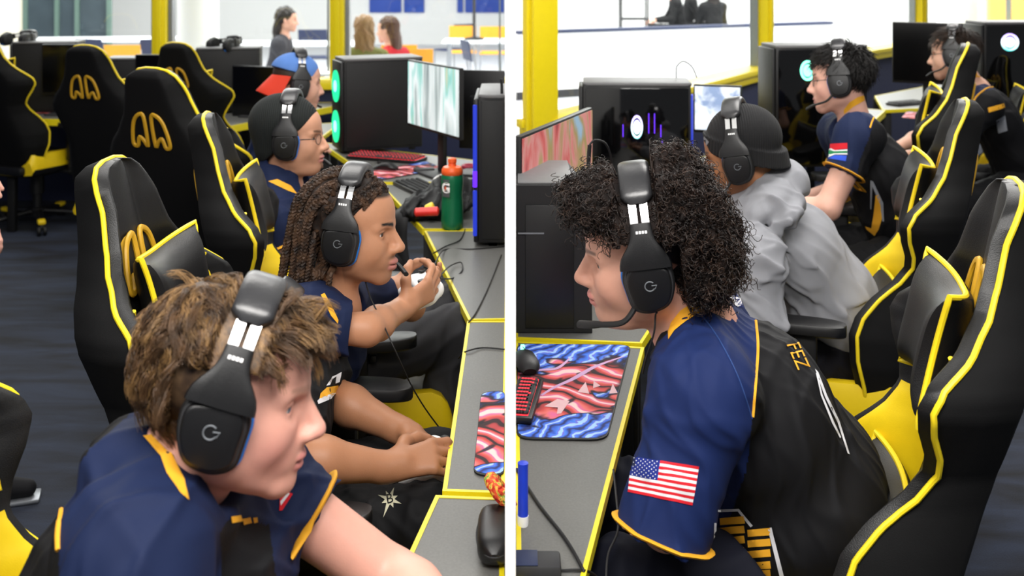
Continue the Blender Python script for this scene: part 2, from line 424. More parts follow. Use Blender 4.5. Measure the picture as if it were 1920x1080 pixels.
    for s in (-1, 1):
        mb = MB(); rp = []
        for k_, z in enumerate((.688, .692, .71, .718, .72)):
            g = (.9, 1, 1, .93, .8)[k_]
            rp.append([(.03 + (.145 * np.sign(math.cos(a)) * abs(math.cos(a)) ** .55) * (.95 + .05 * g), s * .315 + .048 * g * np.sign(math.sin(a)) * abs(math.sin(a)) ** .75 + s * -.012 * math.cos(a), z) for a in np.linspace(0, 2 * PI, 28, endpoint=False)])
        mb.rings(rp); pad = obj('armrest_pad', mb, M['black'], r)
        pm = MB(); pm.box((0, s * .315, .575), (.07, .045, .23), bev=.012); pm.box((0, s * .26, .39), (.07, .14, .02), bev=.006); pm.box((0, s * .315, .42), (.06, .03, .10), bev=.01); pm.box((.05, s * .315, .66), (.02, .03, .025), bev=.006)
        obj('armrest_post', pm, M['black'], r)
    mb = MB(); mb.box((-.26, 0, .42), (.09, .38, .06), bev=.02); mb.box((0, 0, .365), (.3, .24, .03), bev=.01); obj('hinge_bracket', mb, M['black'], r)
    mb = MB(); mb.lathe([(.045, .36), (.045, .22), (.03, .215), (.03, .10)], 16); obj('gas_lift', mb, M['black'], r)
    bs = MB(); bs.lathe([(.03, .075), (.055, .08), (.055, .125), (.03, .13)], 16)
    for k in range(5):
        a = 2 * PI * k / 5 + .3; R_ = Rz(a)
        bs.tube([R_ @ V(.03, 0, .105), R_ @ V(.18, 0, .09), R_ @ V(.30, 0, .075)], [.03, .026, .02], 8, flat=.6)
    base = obj('star_base', bs, M['black'], r)
    for k in range(5):
        a = 2 * PI * k / 5 + .3; R_ = Rz(a); mb = MB(); mb.box(R_ @ V(.285, 0, .085), (.07, .05, .03), R=R_, bev=.01); obj('base_cap', mb, M['yellow'], base)
        mb = MB()
        for s in (-1, 1): mb.lathe([(.004, -.01), (.026, -.01), (.03, -.005), (.03, .005), (.026, .01), (.004, .01)], 14, c=R_ @ V(.31, s * .018, .03), R=R_ @ Rx(PI / 2))
        mb.box(R_ @ V(.305, 0, .055), (.03, .03, .03), R=R_, bev=.008); obj('caster', mb, M['rubber'], r)
    return r
CH0 = None
def chair_top(px, py, deg, label, s=1., dx=0, d=None):
    """put a chair so that its headrest tip is seen at this picture point"""
    global CH0
    d = d or (HC - 1.325 * s) * F / (py - YH); a = math.radians(deg)
    w = P(px, py, d); off = Rz(a) @ (np.array(BACKTOP) * s)
    loc = (w[0] - off[0], w[1] - off[1], 0)
    if CH0 is None:
        CH0 = make_chair(label); CH0.location = loc; CH0.rotation_euler = (0, 0, a); CH0.scale = (s, s, s); return CH0
    return dup_thing(CH0, loc, a, label, s)
# left room
CH = {}
CH['L1'] = chair_top(203, 299, -2, 'racing chair of the slouching player, its tall headrest left of the tousled hair', s=.985)
CH['L2'] = chair_top(385, 213, 8, 'racing chair close behind the man in the navy shirt and beanie', s=.97)
CH['L0'] = chair_top(-345, 500, 4, 'racing chair at the bottom left corner, only its wing edge showing', s=.98)
CH['Lb1'] = chair_top(285, 128, 62, 'racing chair seen from behind, nearest of the turned-away chairs', s=1.03)
CH['Lb2'] = chair_top(330, 80, 72, 'racing chair seen from behind, under the left yellow window post', s=.965)
CH['Lb3'] = chair_top(160, 85, 70, 'racing chair seen from behind, between two black monitors')
CH['Lb4'] = chair_top(-42, 58, 66, 'racing chair at the far left edge of the row seen from behind', d=6.7)
CH['Lbean'] = chair_top(415, 246, 0, 'racing chair of the man in the black beanie, hidden behind another chair', s=.86, d=3.85)
# right room
CH['R1'] = chair_top(1908, 341, 165, 'large racing chair at the right edge, nearest the carpet')
CH['R2'] = chair_top(1812, 187, 163, 'racing chair behind the man in the grey hoodie')
CH['R3'] = chair_top(1815, 81, 158, 'racing chair behind the man with the tri-colour sleeve flag', s=1.06, d=4.45)
CH['R4'] = chair_top(1965, 105, 165, 'racing chair cut by the right edge, behind the farthest player', s=.95, d=5.6)

# ---------------------------------------------------------------- desks
ZT = .74
def desk(name, label, quad, th=.02, zt=ZT, legs=True, grp='grey desks with yellow edging'):
    q = [np.asarray(p)[:2] for p in quad]; c = sum(q) / 4
    r = thing(name, label, 'desk', loc=(c[0], c[1], 0), group=grp)
    # winding
    ar = sum(q[i][0] * q[(i + 1) % 4][1] - q[(i + 1) % 4][0] * q[i][1] for i in range(4))
    if ar < 0: q = q[::-1]
    mb = MB(); mb.prism([p - c for p in q], th, c=(0, 0, zt - th)); obj('desk_top', mb, M['desk'], r, smooth=False)
    mb = MB(); i_ = .004
    for i in range(4):
        a, b_ = q[i] - c, q[(i + 1) % 4] - c; dr = unit(b_ - a); nn = np.array([dr[1], -dr[0]])
        lo, hi = zt - th - .002, zt + .0012
        P_ = [a + nn * .0015 - dr * .0015, b_ + nn * .0015 + dr * .0015, b_ - nn * .007 - dr * .007, a - nn * .007 + dr * .007]
        vs = [(x, y, lo) for x, y in P_] + [(x, y, hi) for x, y in P_]
        mb.add(vs, [(3, 2, 1, 0), (4, 5, 6, 7), (0, 1, 5, 4), (1, 2, 6, 5), (2, 3, 7, 6), (3, 0, 4, 7)])
    obj('edge_band', mb, M['edge'], r, smooth=False)
    if legs:
        for i in range(4):
            w = min(.05, .25 * min(np.linalg.norm(q[0] - q[1]), np.linalg.norm(q[1] - q[2]))); a = q[i] - c; dd = unit(q[i - 1] - q[i]) + unit(q[(i + 1) % 4] - q[i]); a = a + dd * (w * .5 + .012); mb = MB()
            mb.box((a[0], a[1], (zt - th) / 2), (w, w, zt - th), bev=.004); obj('leg', mb, M['blackm'], r)
    return r
XW = DXL - .003
def dl(px, py, z=ZT): return D(px, py, z)[:2]
A0, A1 = dl(765, 1045), dl(818, 930)
ext = A0 + (A0 - A1) * 1.6
desk('desk', 'grey desk with yellow edge nearest the camera, holding the black case', [A1, V(XW, A1[1] - .01), V(XW, ext[1]), ext])
B0, B1 = dl(831, 921), dl(877, 603)
desk('desk', 'grey desk holding the blue swirl mouse mat by the divider', [B0, V(XW, B0[1] - .008), V(XW, B1[1]), B1])
C0, C1 = dl(879, 600), dl(796, 433)
desk('desk', 'grey desk whose far corner is beside the green bottle', [C0, V(XW, C0[1] + .006), V(XW, C1[1]), C1])
D0, D1 = dl(793, 430), dl(713, 346)
desk('desk', 'grey desk with the black bag, dark keyboard and green bottle', [D0, V(XW, D0[1] + .006), V(XW, D1[1]), D1])
E0, E1 = dl(708, 342), dl(598, 266)
desk('desk', 'grey desk under the red lit keyboard and the tower with green light', [E0, V(XW, E0[1] + .006), V(XW, 5.32), E1])
desk('desk', 'grey desk end with two yellow edges behind the tower with green light', [dl(522, 263), dl(596, 263), dl(640, 230), dl(540, 234)])
# left back row of desks under the turned-away chairs
desk('desk', 'low desk with yellow front edge at the far left beside the turned-away chairs', [dl(20, 222), dl(215, 226), V(-2.0, YL - .12), V(-4.6, YL - .12)], th=.04)
desk('desk', 'grey desk behind the middle turned-away chair', [dl(225, 226), dl(425, 238), V(-1.15, YL - .12), V(-1.95, YL - .12)], th=.04)
# right room
XR = DXR + .003
r0, r1 = dl(1097, 1078), dl(1207, 652)
ext = r0 + (r0 - r1) * .25
desk('desk', 'grey desk with the dragon coloured mat in front of the curly-haired man', [V(XR, ext[1]), ext, r1, V(XR, dl(968, 641)[1])])
s0, s1 = dl(1203, 644), dl(1440, 272)
desk('desk', 'grey desk in front of the hoodie man, under the dark tower', [V(XR, dl(968, 634)[1]), s0, s1, V(XR + .03, 4.72)])
t0, t1 = dl(1447, 262), dl(1573, 276)
u0 = dl(1527, 322)
desk('desk', 'desk with long yellow front edge beside the man with glasses', [dl(1440, 261), dl(1580, 279), dl(1660, 207), dl(1512, 194)], th=.04)
desk('desk', 'desk with yellow edges holding the far black monitor', [dl(1655, 206), dl(1800, 200), dl(1900, 130), dl(1640, 180)])
for ch in CH['R1'].children:
    if ch.name.startswith('armrest'): ch.location.z = -.14
# ---------------------------------------------------------------- implicit surfaces -> one continuous mesh
class S:
    def __init__(s): s.ops = []; s.disp = None
    def _add(s, fn, c, rad, k, mode): s.ops.append((fn, np.asarray(c, float), float(rad), k, mode)); return s
    def cap(s, a, b, ra, rb=None, k=.02, mode='u'):
        a, b = np.asarray(a, float), np.asarray(b, float); rb = ra if rb is None else rb; ab = b - a; L2 = max(ab @ ab, 1e-9)
        def fn(p):
            t = np.clip((p - a) @ ab / L2, 0, 1); return np.linalg.norm(p - a - t[:, None] * ab, axis=1) - (ra + t * (rb - ra))
        return s._add(fn, (a + b) / 2, math.sqrt(L2) / 2 + max(ra, rb), k, mode)
    def chain(s, pts, rs, k=.02, mode='u'):
        for i in range(len(pts) - 1): s.cap(pts[i], pts[i + 1], rs[i], rs[i + 1], k, mode)
        return s
    def ell(s, c, r, R=None, k=.02, mode='u'):
        c, r = np.asarray(c, float), np.asarray(r, float); R = np.eye(3) if R is None else np.asarray(R)
        def fn(p):
            q = (p - c) @ R; k0 = np.linalg.norm(q / r, axis=1); k1 = np.linalg.norm(q / (r * r), axis=1)
            return k0 * (k0 - 1) / (k1 + 1e-9)
        return s._add(fn, c, r.max(), k, mode)
    def box(s, c, h, R=None, rd=.01, k=.02, mode='u'):
        c, h = np.asarray(c, float), np.asarray(h, float); R = np.eye(3) if R is None else np.asarray(R)
        def fn(p):
            q = np.abs((p - c) @ R) - (h - rd); return np.linalg.norm(np.maximum(q, 0), axis=1) + np.minimum(q.max(1), 0) - rd
        return s._add(fn, c, np.linalg.norm(h), k, mode)
    def fn(s, f, c, rad, k=.02, mode='u'): return s._add(f, c, rad, k, mode)
    def __call__(s, p):
        d = np.full(len(p), 1.0)
        for fn, c, rad, k, mode in s.ops:
            idx = np.nonzero(((p - c) ** 2).sum(1) < (rad + k + .06) ** 2)[0]
            if not len(idx): continue
            v = fn(p[idx]); o = d[idx]
            if mode == 'u':
                h = np.clip(.5 + .5 * (v - o) / k, 0, 1); d[idx] = v + (o - v) * h - k * h * (1 - h)
            elif mode == 's':
                v = -v; h = np.clip(.5 - .5 * (v - o) / k, 0, 1); d[idx] = v + (o - v) * h + k * h * (1 - h)
            elif mode == 'raw': d[idx] = np.minimum(o, v)
        if s.disp is not None:
            near = np.nonzero(np.abs(d) < .05)[0]
            if len(near): d[near] += s.disp(p[near])
        return d
    def bounds(s, pad=.02):
        ops = [o for o in s.ops if o[4] != 's']
        return np.min([o[1] - o[2] for o in ops], 0) - pad, np.max([o[1] + o[2] for o in ops], 0) + pad
    def net(s, h, lo=None, hi=None):
        """surface nets on a block-sparse grid -> verts, quads"""
        if lo is None: lo, hi = s.bounds()
        B = 8; nb = np.ceil((hi - lo) / (h * B)).astype(int) + 1; n = nb * B
        g = [lo[i] + h * (np.arange(nb[i]) * B + (B - 1) / 2) for i in range(3)]
        ctr = np.stack(np.meshgrid(*g, indexing='ij'), -1).reshape(-1, 3); dc = s(ctr)
        act = np.nonzero(np.abs(dc) < h * B * 1.25 + .006)[0]
        D_ = np.repeat(np.repeat(np.repeat(dc.reshape(nb).astype(np.float32), B, 0), B, 1), B, 2)
        loc = (np.stack(np.meshgrid(*[np.arange(B)] * 3, indexing='ij'), -1).reshape(-1, 3) - (B - 1) / 2) * h
        bi = np.stack(np.unravel_index(act, nb), 1)
        for q in range(0, len(act), 400):
            a = act[q:q + 400]; pp = (ctr[a][:, None, :] + loc[None]).reshape(-1, 3); vals = s(pp).reshape(len(a), B, B, B)
            for j in range(len(a)):
                x, y, z = bi[q + j] * B; D_[x:x + B, y:y + B, z:z + B] = vals[j]
        neg = D_ < 0
        c = [neg[i:n[0] - 1 + i, j:n[1] - 1 + j, k:n[2] - 1 + k] for i in (0, 1) for j in (0, 1) for k in (0, 1)]
        cnt = sum(x.astype(np.int8) for x in c); cell = np.nonzero((cnt > 0) & (cnt < 8)); cid = -np.ones(cnt.shape, np.int32); m_ = len(cell[0]); cid[cell] = np.arange(m_)
        base = np.stack(cell, 1); acc = np.zeros((m_, 3)); w = np.zeros(m_)
        cor = [(i, j, k) for i in (0, 1) for j in (0, 1) for k in (0, 1)]
        dv = {q: D_[base[:, 0] + q[0], base[:, 1] + q[1], base[:, 2] + q[2]].astype(float) for q in cor}
        for a in cor:
            for ax in range(3):
                if a[ax] == 0:
                    b = list(a); b[ax] = 1; b = tuple(b); da, db = dv[a], dv[b]; x = (da < 0) != (db < 0)
                    t = np.where(x, da / np.where(da == db, 1, da - db), 0); p = np.array(a, float)[None] + t[:, None] * (np.array(b) - np.array(a))[None]
                    acc[x] += p[x]; w[x] += 1
        ver = lo + h * (base + acc / np.maximum(w, 1)[:, None])
        faces = []
        for ax in range(3):
            u, v = [(1, 2), (2, 0), (0, 1)][ax]
            sl = [slice(1, n[i] - 1) for i in range(3)]; s2 = list(sl); sl[ax] = slice(0, n[ax] - 1); s2[ax] = slice(1, n[ax])
            A, Bn = neg[tuple(sl)], neg[tuple(s2)]; e = np.nonzero(A != Bn)
            if not len(e[0]): continue
            idx = np.stack(e, 1); off = np.ones(3, int); off[ax] = 0; idx = idx + off; fl = A[e]
            du = np.zeros(3, int); du[u] = 1; dw = np.zeros(3, int); dw[v] = 1
            q = [cid[tuple((idx - o_).T)] for o_ in (0 * du, du, du + dw, dw)]
            f = np.stack(q, 1); f[~fl] = f[~fl][:, ::-1]; faces.append(f)
        faces = np.concatenate(faces); ok = (faces >= 0).all(1); faces = faces[ok]
        # one Newton step on to the surface
        e = h * .3; d0 = s(ver); G = np.stack([(s(ver + np.eye(3)[i] * e) - s(ver - np.eye(3)[i] * e)) / (2 * e) for i in range(3)], 1)
        st = -(d0 / np.maximum((G ** 2).sum(1), .25))[:, None] * G; ln = np.linalg.norm(st, axis=1)[:, None]; ver = ver + st * np.minimum(1, h * .6 / np.maximum(ln, 1e-9))
        return ver, faces
def quick_mesh(name, v, f, cols=None, fmat=None):
    me = bpy.data.meshes.new(name); v = np.asarray(v, np.float32); f = np.asarray(f, np.int32); k = f.shape[1]
    me.vertices.add(len(v)); me.vertices.foreach_set('co', v.ravel()); me.loops.add(f.size); me.loops.foreach_set('vertex_index', f.ravel())
    me.polygons.add(len(f)); me.polygons.foreach_set('loop_start', np.arange(0, f.size, k, dtype=np.int32)); me.polygons.foreach_set('loop_total', np.full(len(f), k, np.int32))
    me.polygons.foreach_set('use_smooth', np.ones(len(f), bool))
    if fmat is not None: me.polygons.foreach_set('material_index', np.asarray(fmat, np.int32))
    me.update(calc_edges=True); me.validate()
    if cols is not None:
        a = me.color_attributes.new('Col', 'FLOAT_COLOR', 'POINT'); c = np.concatenate([cols, np.ones((len(cols), 1))], 1).astype(np.float32); a.data.foreach_set('color', c.ravel())
    return me
def place_mesh(name, me, mats, parent, **k):
    """me in world space under an unrotated Empty"""
    me.transform(Matrix.Translation(-Vector(wloc(parent))))
    for m in (mats if isinstance(mats, (list, tuple)) else [mats]): me.materials.append(m)
    o = bpy.data.objects.new(name, me); return link(o, parent, **k)
def bvh_of(v, f): return BVHTree.FromPolygons([tuple(map(float, x)) for x in v], [tuple(map(int, x)) for x in f])
CAMP = Vector((0, 0, HC))
def ray_px(bvh, px, py, off=.001):
    d = Vector(P(px, py, 1.0)) - CAMP; h = bvh.ray_cast(CAMP, d.normalized())
    if h[0] is None: return None
    n = h[1] if h[1].dot(d) < 0 else -h[1]
    return np.array(h[0] + n * off)
def line_on(bvh, pts, n=40, off=.001):
    q = spline([(x, y, 0) for x, y in pts], n)[:, :2]; r = [ray_px(bvh, x, y, off) for x, y in q]; return np.array([p for p in r if p is not None])
from mathutils.geometry import delaunay_2d_cdt
def print_on(bvh, poly, step, off=.0012, smooth=False):
    """a patch of cloth print lying on the surface under this outline"""
    poly = [tuple(map(float, p)) for p in poly]
    if smooth: poly = [tuple(p[:2]) for p in spline([(x, y, 0) for x, y in poly], len(poly) * 6, True)]
    out = []
    for i in range(len(poly)):
        a, b = np.array(poly[i]), np.array(poly[(i + 1) % len(poly)]); k = max(1, int(np.linalg.norm(b - a) / step))
        out += [tuple(a + (b - a) * j / k) for j in range(k)]
    nb = len(out); A = np.array(out); lo, hi = A.min(0), A.max(0); inner = []
    for x in np.arange(lo[0] + step / 2, hi[0], step):
        for y in np.arange(lo[1] + step / 2, hi[1], step):
            ins = False
            for i in range(nb):
                (x1, y1), (x2, y2) = out[i], out[i - 1]
                if (y1 > y) != (y2 > y) and x < (x2 - x1) * (y - y1) / (y2 - y1) + x1: ins = not ins
            if ins and np.min(((A - (x, y)) ** 2).sum(1)) > (step * .4) ** 2: inner.append((x, y))
    co, ed, fc = delaunay_2d_cdt([Vector(p) for p in out + inner], [], [list(range(nb))], 1, 1e-4)[:3]
    vs = [ray_px(bvh, c[0], c[1], off) for c in co]; good = [v is not None for v in vs]
    med = np.median([v[1] for v in vs if v is not None]) if any(good) else 0
    good = [g and abs(v[1] - med) < .25 for g, v in zip(good, vs)]
    fs = [f for f in fc if all(good[i] for i in f)]; vs = [v if v is not None else V(0, 0, 0) for v in vs]
    used = sorted({i for f in fs for i in f}); mp = {i: k for k, i in enumerate(used)}
    return [vs[i] for i in used], [[mp[i] for i in f] for f in fs]
def in_poly(px, poly):
    x, y = px[:, 0], px[:, 1]; ins = np.zeros(len(px), bool); n = len(poly)
    for i in range(n):
        (x1, y1), (x2, y2) = poly[i], poly[i - 1]
        c = (y1 > y) != (y2 > y)
        with np.errstate(divide='ignore', invalid='ignore'): ins ^= c & (x < (x2 - x1) * (y - y1) / (y2 - y1 + 1e-12) + x1)
    return ins
def to_px(p): return np.stack([CX + p[:, 0] * F / p[:, 1], YH + (HC - p[:, 2]) * F / p[:, 1]], 1)
# ---------------------------------------------------------------- people
def hrot(yaw, pitch, roll): return Rz(math.radians(yaw)) @ Ry(math.radians(pitch)) @ Rx(math.radians(roll))
class Head:
    def __init__(s, pos, yaw, pitch, roll=0., sc=1.05, **st): s.H = V(*pos); s.R = hrot(yaw, pitch, roll); s.s = sc; s.st = st
    def w(s, *p): return s.H + s.s * (s.R @ np.asarray(p, float))
    def loc(s, p): return ((p - s.H) @ s.R) / s.s
def head_sdf(S_, h):
    W, R, k = h.w, h.R, h.s; st = h.st; fat = st.get('fat', 1.); nose = st.get('nose', 1.); lip = st.get('lip', 1.)
    E = lambda c, r, kk=.015, m='u': S_.ell(W(*c), np.array(r) * k, R, kk, m)
    C = lambda a, b, ra, rb, kk=.015, m='u': S_.cap(W(*a), W(*b), ra * k, rb * k, kk, m)
    E((-.020, 0, .042), (.098, .078, .086)); E((.035, 0, .040), (.060, .066, .064), .03)
    E((.026, 0, -.040), (.066, .060 * fat, .072), .03)
    for y in (-1, 1):
        C((-.002, y * .052 * fat, -.062), (.070, y * .016, -.098), .017 * fat, .014, .03)
        E((.052, y * .042 * (.5 + .5 * fat), -.028), (.028, .017, .026), .04)
        C((.086, y * .012, .020), (.066, y * .048, .019), .0110, .0095, .012); E((.004, y * .052 * fat, -.062), (.024, .014, .022), .02)
        E((.092, y * .036, .003), (.018, .020, .0125), .012, 's')
        E((.0680, y * .0325, .003), (.0150, .0165, .0140), .006)
        S_.ell(W(.0815, y * .0345, .0020), np.array((.0085, .0135, .0040)) * k, R @ Rz(y * .35), .003, 's')
        E((.102, y * .0125, -.036), (.0105 * nose, .0075 * nose, .0075), .008)
        E((-.006, y * .077, -.010), (.018, .008, .032), .006)
    C((.090, 0, .012), (.1135, 0, -.026), .0072, .0098 * nose, .010); E((.113 + .003 * (nose - 1), 0, -.0315), (.0115 * nose, .0125 * nose, .0095), .008)
    C((.078, 0, .006), (.090, 0, -.034), .012, .015, .012)
    for y in (-1, 1): E((.106, y * .007, -.0425), (.004, .0035, .003), .003, 's')
    E((.078, 0, -.062), (.021, .034, .030), .02)
    E((.0965, 0, -.0625), (.0105 * lip, .0215, .0060 * lip), .005); E((.0945, 0, -.0745), (.0105 * lip, .0185, .0066 * lip), .005)
    E((.108, 0, -.0685), (.016, .021, .0012), .0025, 's')
    E((.0775, 0, -.099), (.0185, .022, .0165), .02)
    if fat > 1.05: E((.035, 0, -.105), (.045, .048, .02), .03)
def head_cols(h, v, base, lips, brow, scalp=None, beard=None, blush=None, hairline=None):
    q = h.loc(v); n = len(v); base = np.array(lin(base)); c = np.tile(base, (n, 1))
    def blend(w, col): 
        nonlocal c
        w = w * near
        c = c * (1 - w[:, None]) + np.array(lin(col)) * w[:, None]
    near = (np.linalg.norm(q, axis=1) < .17)
    g = lambda p, r: np.exp(-(((q - np.array(p)) / np.array(r)) ** 2).sum(1))
    rng = np.random.default_rng(1)
    if blush:
        for y in (-1, 1): blend(.38 * g((.062, y * .046, -.042), (.032, .025, .030)), blush)
        blend(.45 * g((.115, 0, -.032), (.014, .016, .014)), blush)
    if beard:
        w = .55 * np.clip((-.045 - q[:, 2]) / .03, 0, 1) * (q[:, 0] > .0) * np.clip((.12 + q[:, 2]) / .02, 0, 1); w = np.maximum(w * beard[1], .9 * beard[2] * g((.098, 0, -.0515), (.014, .026, .0055))); blend(w, beard[0])
    for z, x in ((-.0625, .098), (-.0745, .097)):
        w = np.clip(1.35 - (((q[:, 1]) / .0225) ** 2 + ((q[:, 2] - z) / .0075) ** 2), 0, 1) * (q[:, 0] > .085); blend(np.clip(w * 1.6, 0, 1) * .9, lips)
    blend(.75 * np.clip(1 - ((q[:, 1] / .021) ** 2 + ((q[:, 2] + .0685) / .0016) ** 2), 0, 1) * (q[:, 0] > .085), '#4a1f1c')
    for y in (-1, 1):
        t = (q[:, 1] * y - .012) / .036; zc = .0235 + .006 * np.clip(t, 0, 1) - .004 * np.clip(t - .6, 0, 1) ** 1; w = np.clip(1.5 - np.abs(q[:, 2] - zc) / (.0042 * (1.15 - .5 * np.clip(t, 0, 1))), 0, 1) * np.clip(t * 6 + .6, 0, 1) * np.clip((1.08 - t) * 8, 0, 1) * (q[:, 0] > .035)
        blend(w * h.st.get('brow', .85), brow)
        blend(.8 * np.clip(1.3 - ((q[:, 1] * y - .034) / .0155) ** 2 - ((q[:, 2] - .0064) / .0022) ** 2, 0, 1) * (q[:, 0] > .055), brow)
        blend(.35 * g((.08, y * .03, -.008), (.02, .014, .006)), h.st.get('under', '#8a5a4c'))
    if scalp:
        w = np.clip((q[:, 2] - h.st.get('hl', lambda q: .075 - .9 * np.clip(.05 - q[:, 0], 0, .16))(q)) / .006, 0, 1); blend(w, scalp)
    return c
EYE_M = {}
def eyes(h, parent, iris):
    if iris not in EYE_M:
        m, t, b = nt('eye_' + iris.strip('#')); L = t.links; co = N(t, 'ShaderNodeTexCoord'); sx = N(t, 'ShaderNodeSeparateXYZ'); L.new(co.outputs['Generated'], sx.inputs[0])
        cr = N(t, 'ShaderNodeValToRGB'); cr.color_ramp.interpolation = 'LINEAR'; e = cr.color_ramp.elements; e[0].position = .86; e[0].color = (*lin('#d8d2ce'), 1); e[1].position = .975; e[1].color = (.005, .005, .006, 1)
        q = e.new(.875); q.color = (*lin(iris), 1); q = e.new(.96); q.color = (*lin(iris), 1)
        L.new(sx.outputs[0], cr.inputs[0]); L.new(cr.outputs[0], b.inputs['Base Color']); b.inputs['Roughness'].default_value = .12; EYE_M[iris] = m
    for y in (-1, 1):
        mb = MB(); mb.ball((0, 0, 0), .0128 * h.s, 20); me = mb.mesh('eye'); me.materials.append(EYE_M[iris]); o = bpy.data.objects.new('eye', me)
        look = h.R @ Rz(0.05 * -y); M4 = Matrix(look.tolist()).to_4x4(); M4.translation = Vector(h.w(.0678, y * .0325, .0025)) - Vector(wloc(parent)); o.matrix_basis = M4; link(o, parent)
SKIN = {}
def skin_mat(name, rough=.5, sss=.06):
    m = mat(name, '#ffffff', rough, var=.05, scale=60, bump=.10, bscale=420, attr='Col', spec=.4); b = m.node_tree.nodes['Principled BSDF']
    b.inputs['Subsurface Weight'].default_value = sss; b.inputs['Subsurface Radius'].default_value = (.9, .35, .2); b.inputs['Subsurface Scale'].default_value = .006; return m
SKM = skin_mat('skin')
def hand(S_, wrist, fdir, palm, curl=(.5, .6, .7, .8), s=1., thumb=.5, side=1, spread=.08, base=.6):
    """wrist point, finger direction, palm normal (the way the palm looks); side=+1: thumb lies along  palm x fdir """
    f = unit(fdir); p = unit(np.asarray(palm, float) - f * (np.asarray(palm, float) @ f)); t = np.cross(p, f) * side
    W = np.asarray(wrist, float)
    S_.cap(W - f * .01 * s, W + f * .03 * s, .024 * s, .026 * s, .02)
    for a in (-.024, -.008, .008, .024):
        S_.cap(W + f * .02 * s + t * a * .7 * s, W + f * (.088 + .004 * (a > 0)) * s + t * a * s, .0125 * s, .0118 * s, .012)
    Ls = [(.034, .022, .018), (.042, .027, .02), (.046, .029, .021), (.042, .026, .02)]   # little .. index
    for i, a in enumerate((-.029, -.010, .010, .029)):
        q = W + f * (.088 + (0, .006, .008, .005)[i]) * s + t * a * s * .98; ang = base * curl[3 - i]; d0 = unit(f + t * spread * (i - 1.5))
        r = (.0078, .0088, .0092, .0088)[i] * s; pts = [q]; ph = 0
        for j, l in enumerate(Ls[i]):
            ph += ang * (1.0, 1.25, .8)[j]; pts.append(pts[-1] + (d0 * math.cos(ph) + p * math.sin(ph)) * l * s)
        S_.chain(pts, [r * 1.08, r, r * .93, r * .82], .005)
    b0 = W + f * .022 * s + t * .020 * s; d1 = unit(f * .55 + t * .75 + p * .35 * thumb * 2); b1 = b0 + d1 * .042 * s; d2 = unit(f * .9 + t * .35 + p * .5 * thumb * 2); b2 = b1 + d2 * .034 * s; d3 = unit(f * 1.0 - t * .05 + p * .45 * thumb * 2); b3 = b2 + d3 * .026 * s
    S_.chain([b0, b1, b2, b3], [.0155 * s, .0115 * s, .0102 * s, .0085 * s], .012)
def folds(seed, amp=.003, fr=30., stretch=(1, 1, .45), R=None):
    rng = np.random.default_rng(seed); K = rng.normal(size=(10, 3)) * np.array(stretch); K /= np.linalg.norm(K, axis=1)[:, None]; ph = rng.random(10) * 6; fs = fr * (.45 + 1.3 * rng.random(10))
    def f(p):
        q = p if R is None else p @ R; a = 0
        w = q + .022 * np.sin(q[:, ::-1] * 15 + ph[0]) + .008 * np.sin(q[:, [2, 0, 1]] * 43 + ph[1])
        for i in range(10):
            m = np.clip(.5 + np.sin(w @ K[(i + 3) % 10] * 9 + ph[(i + 5) % 10]), 0, 1.2); a = a - m * np.exp(-(np.sin(w @ K[i] * fs[i] + ph[i]) / .42) ** 2)
        return amp * (a + 1.6) * .8
    return f
CLOTH = {}
def cloth(col, rough=.75, **k):
    k.setdefault('spec', .22)
    key = (col, rough)
    if key not in CLOTH: CLOTH[key] = mat('cloth_' + col.strip('#'), col, rough, var=.06, scale=30, bump=.18, bscale=1400, **k)
    return CLOTH[key]
NAVY = '#121e3e'; BLK = '#0d0d10'
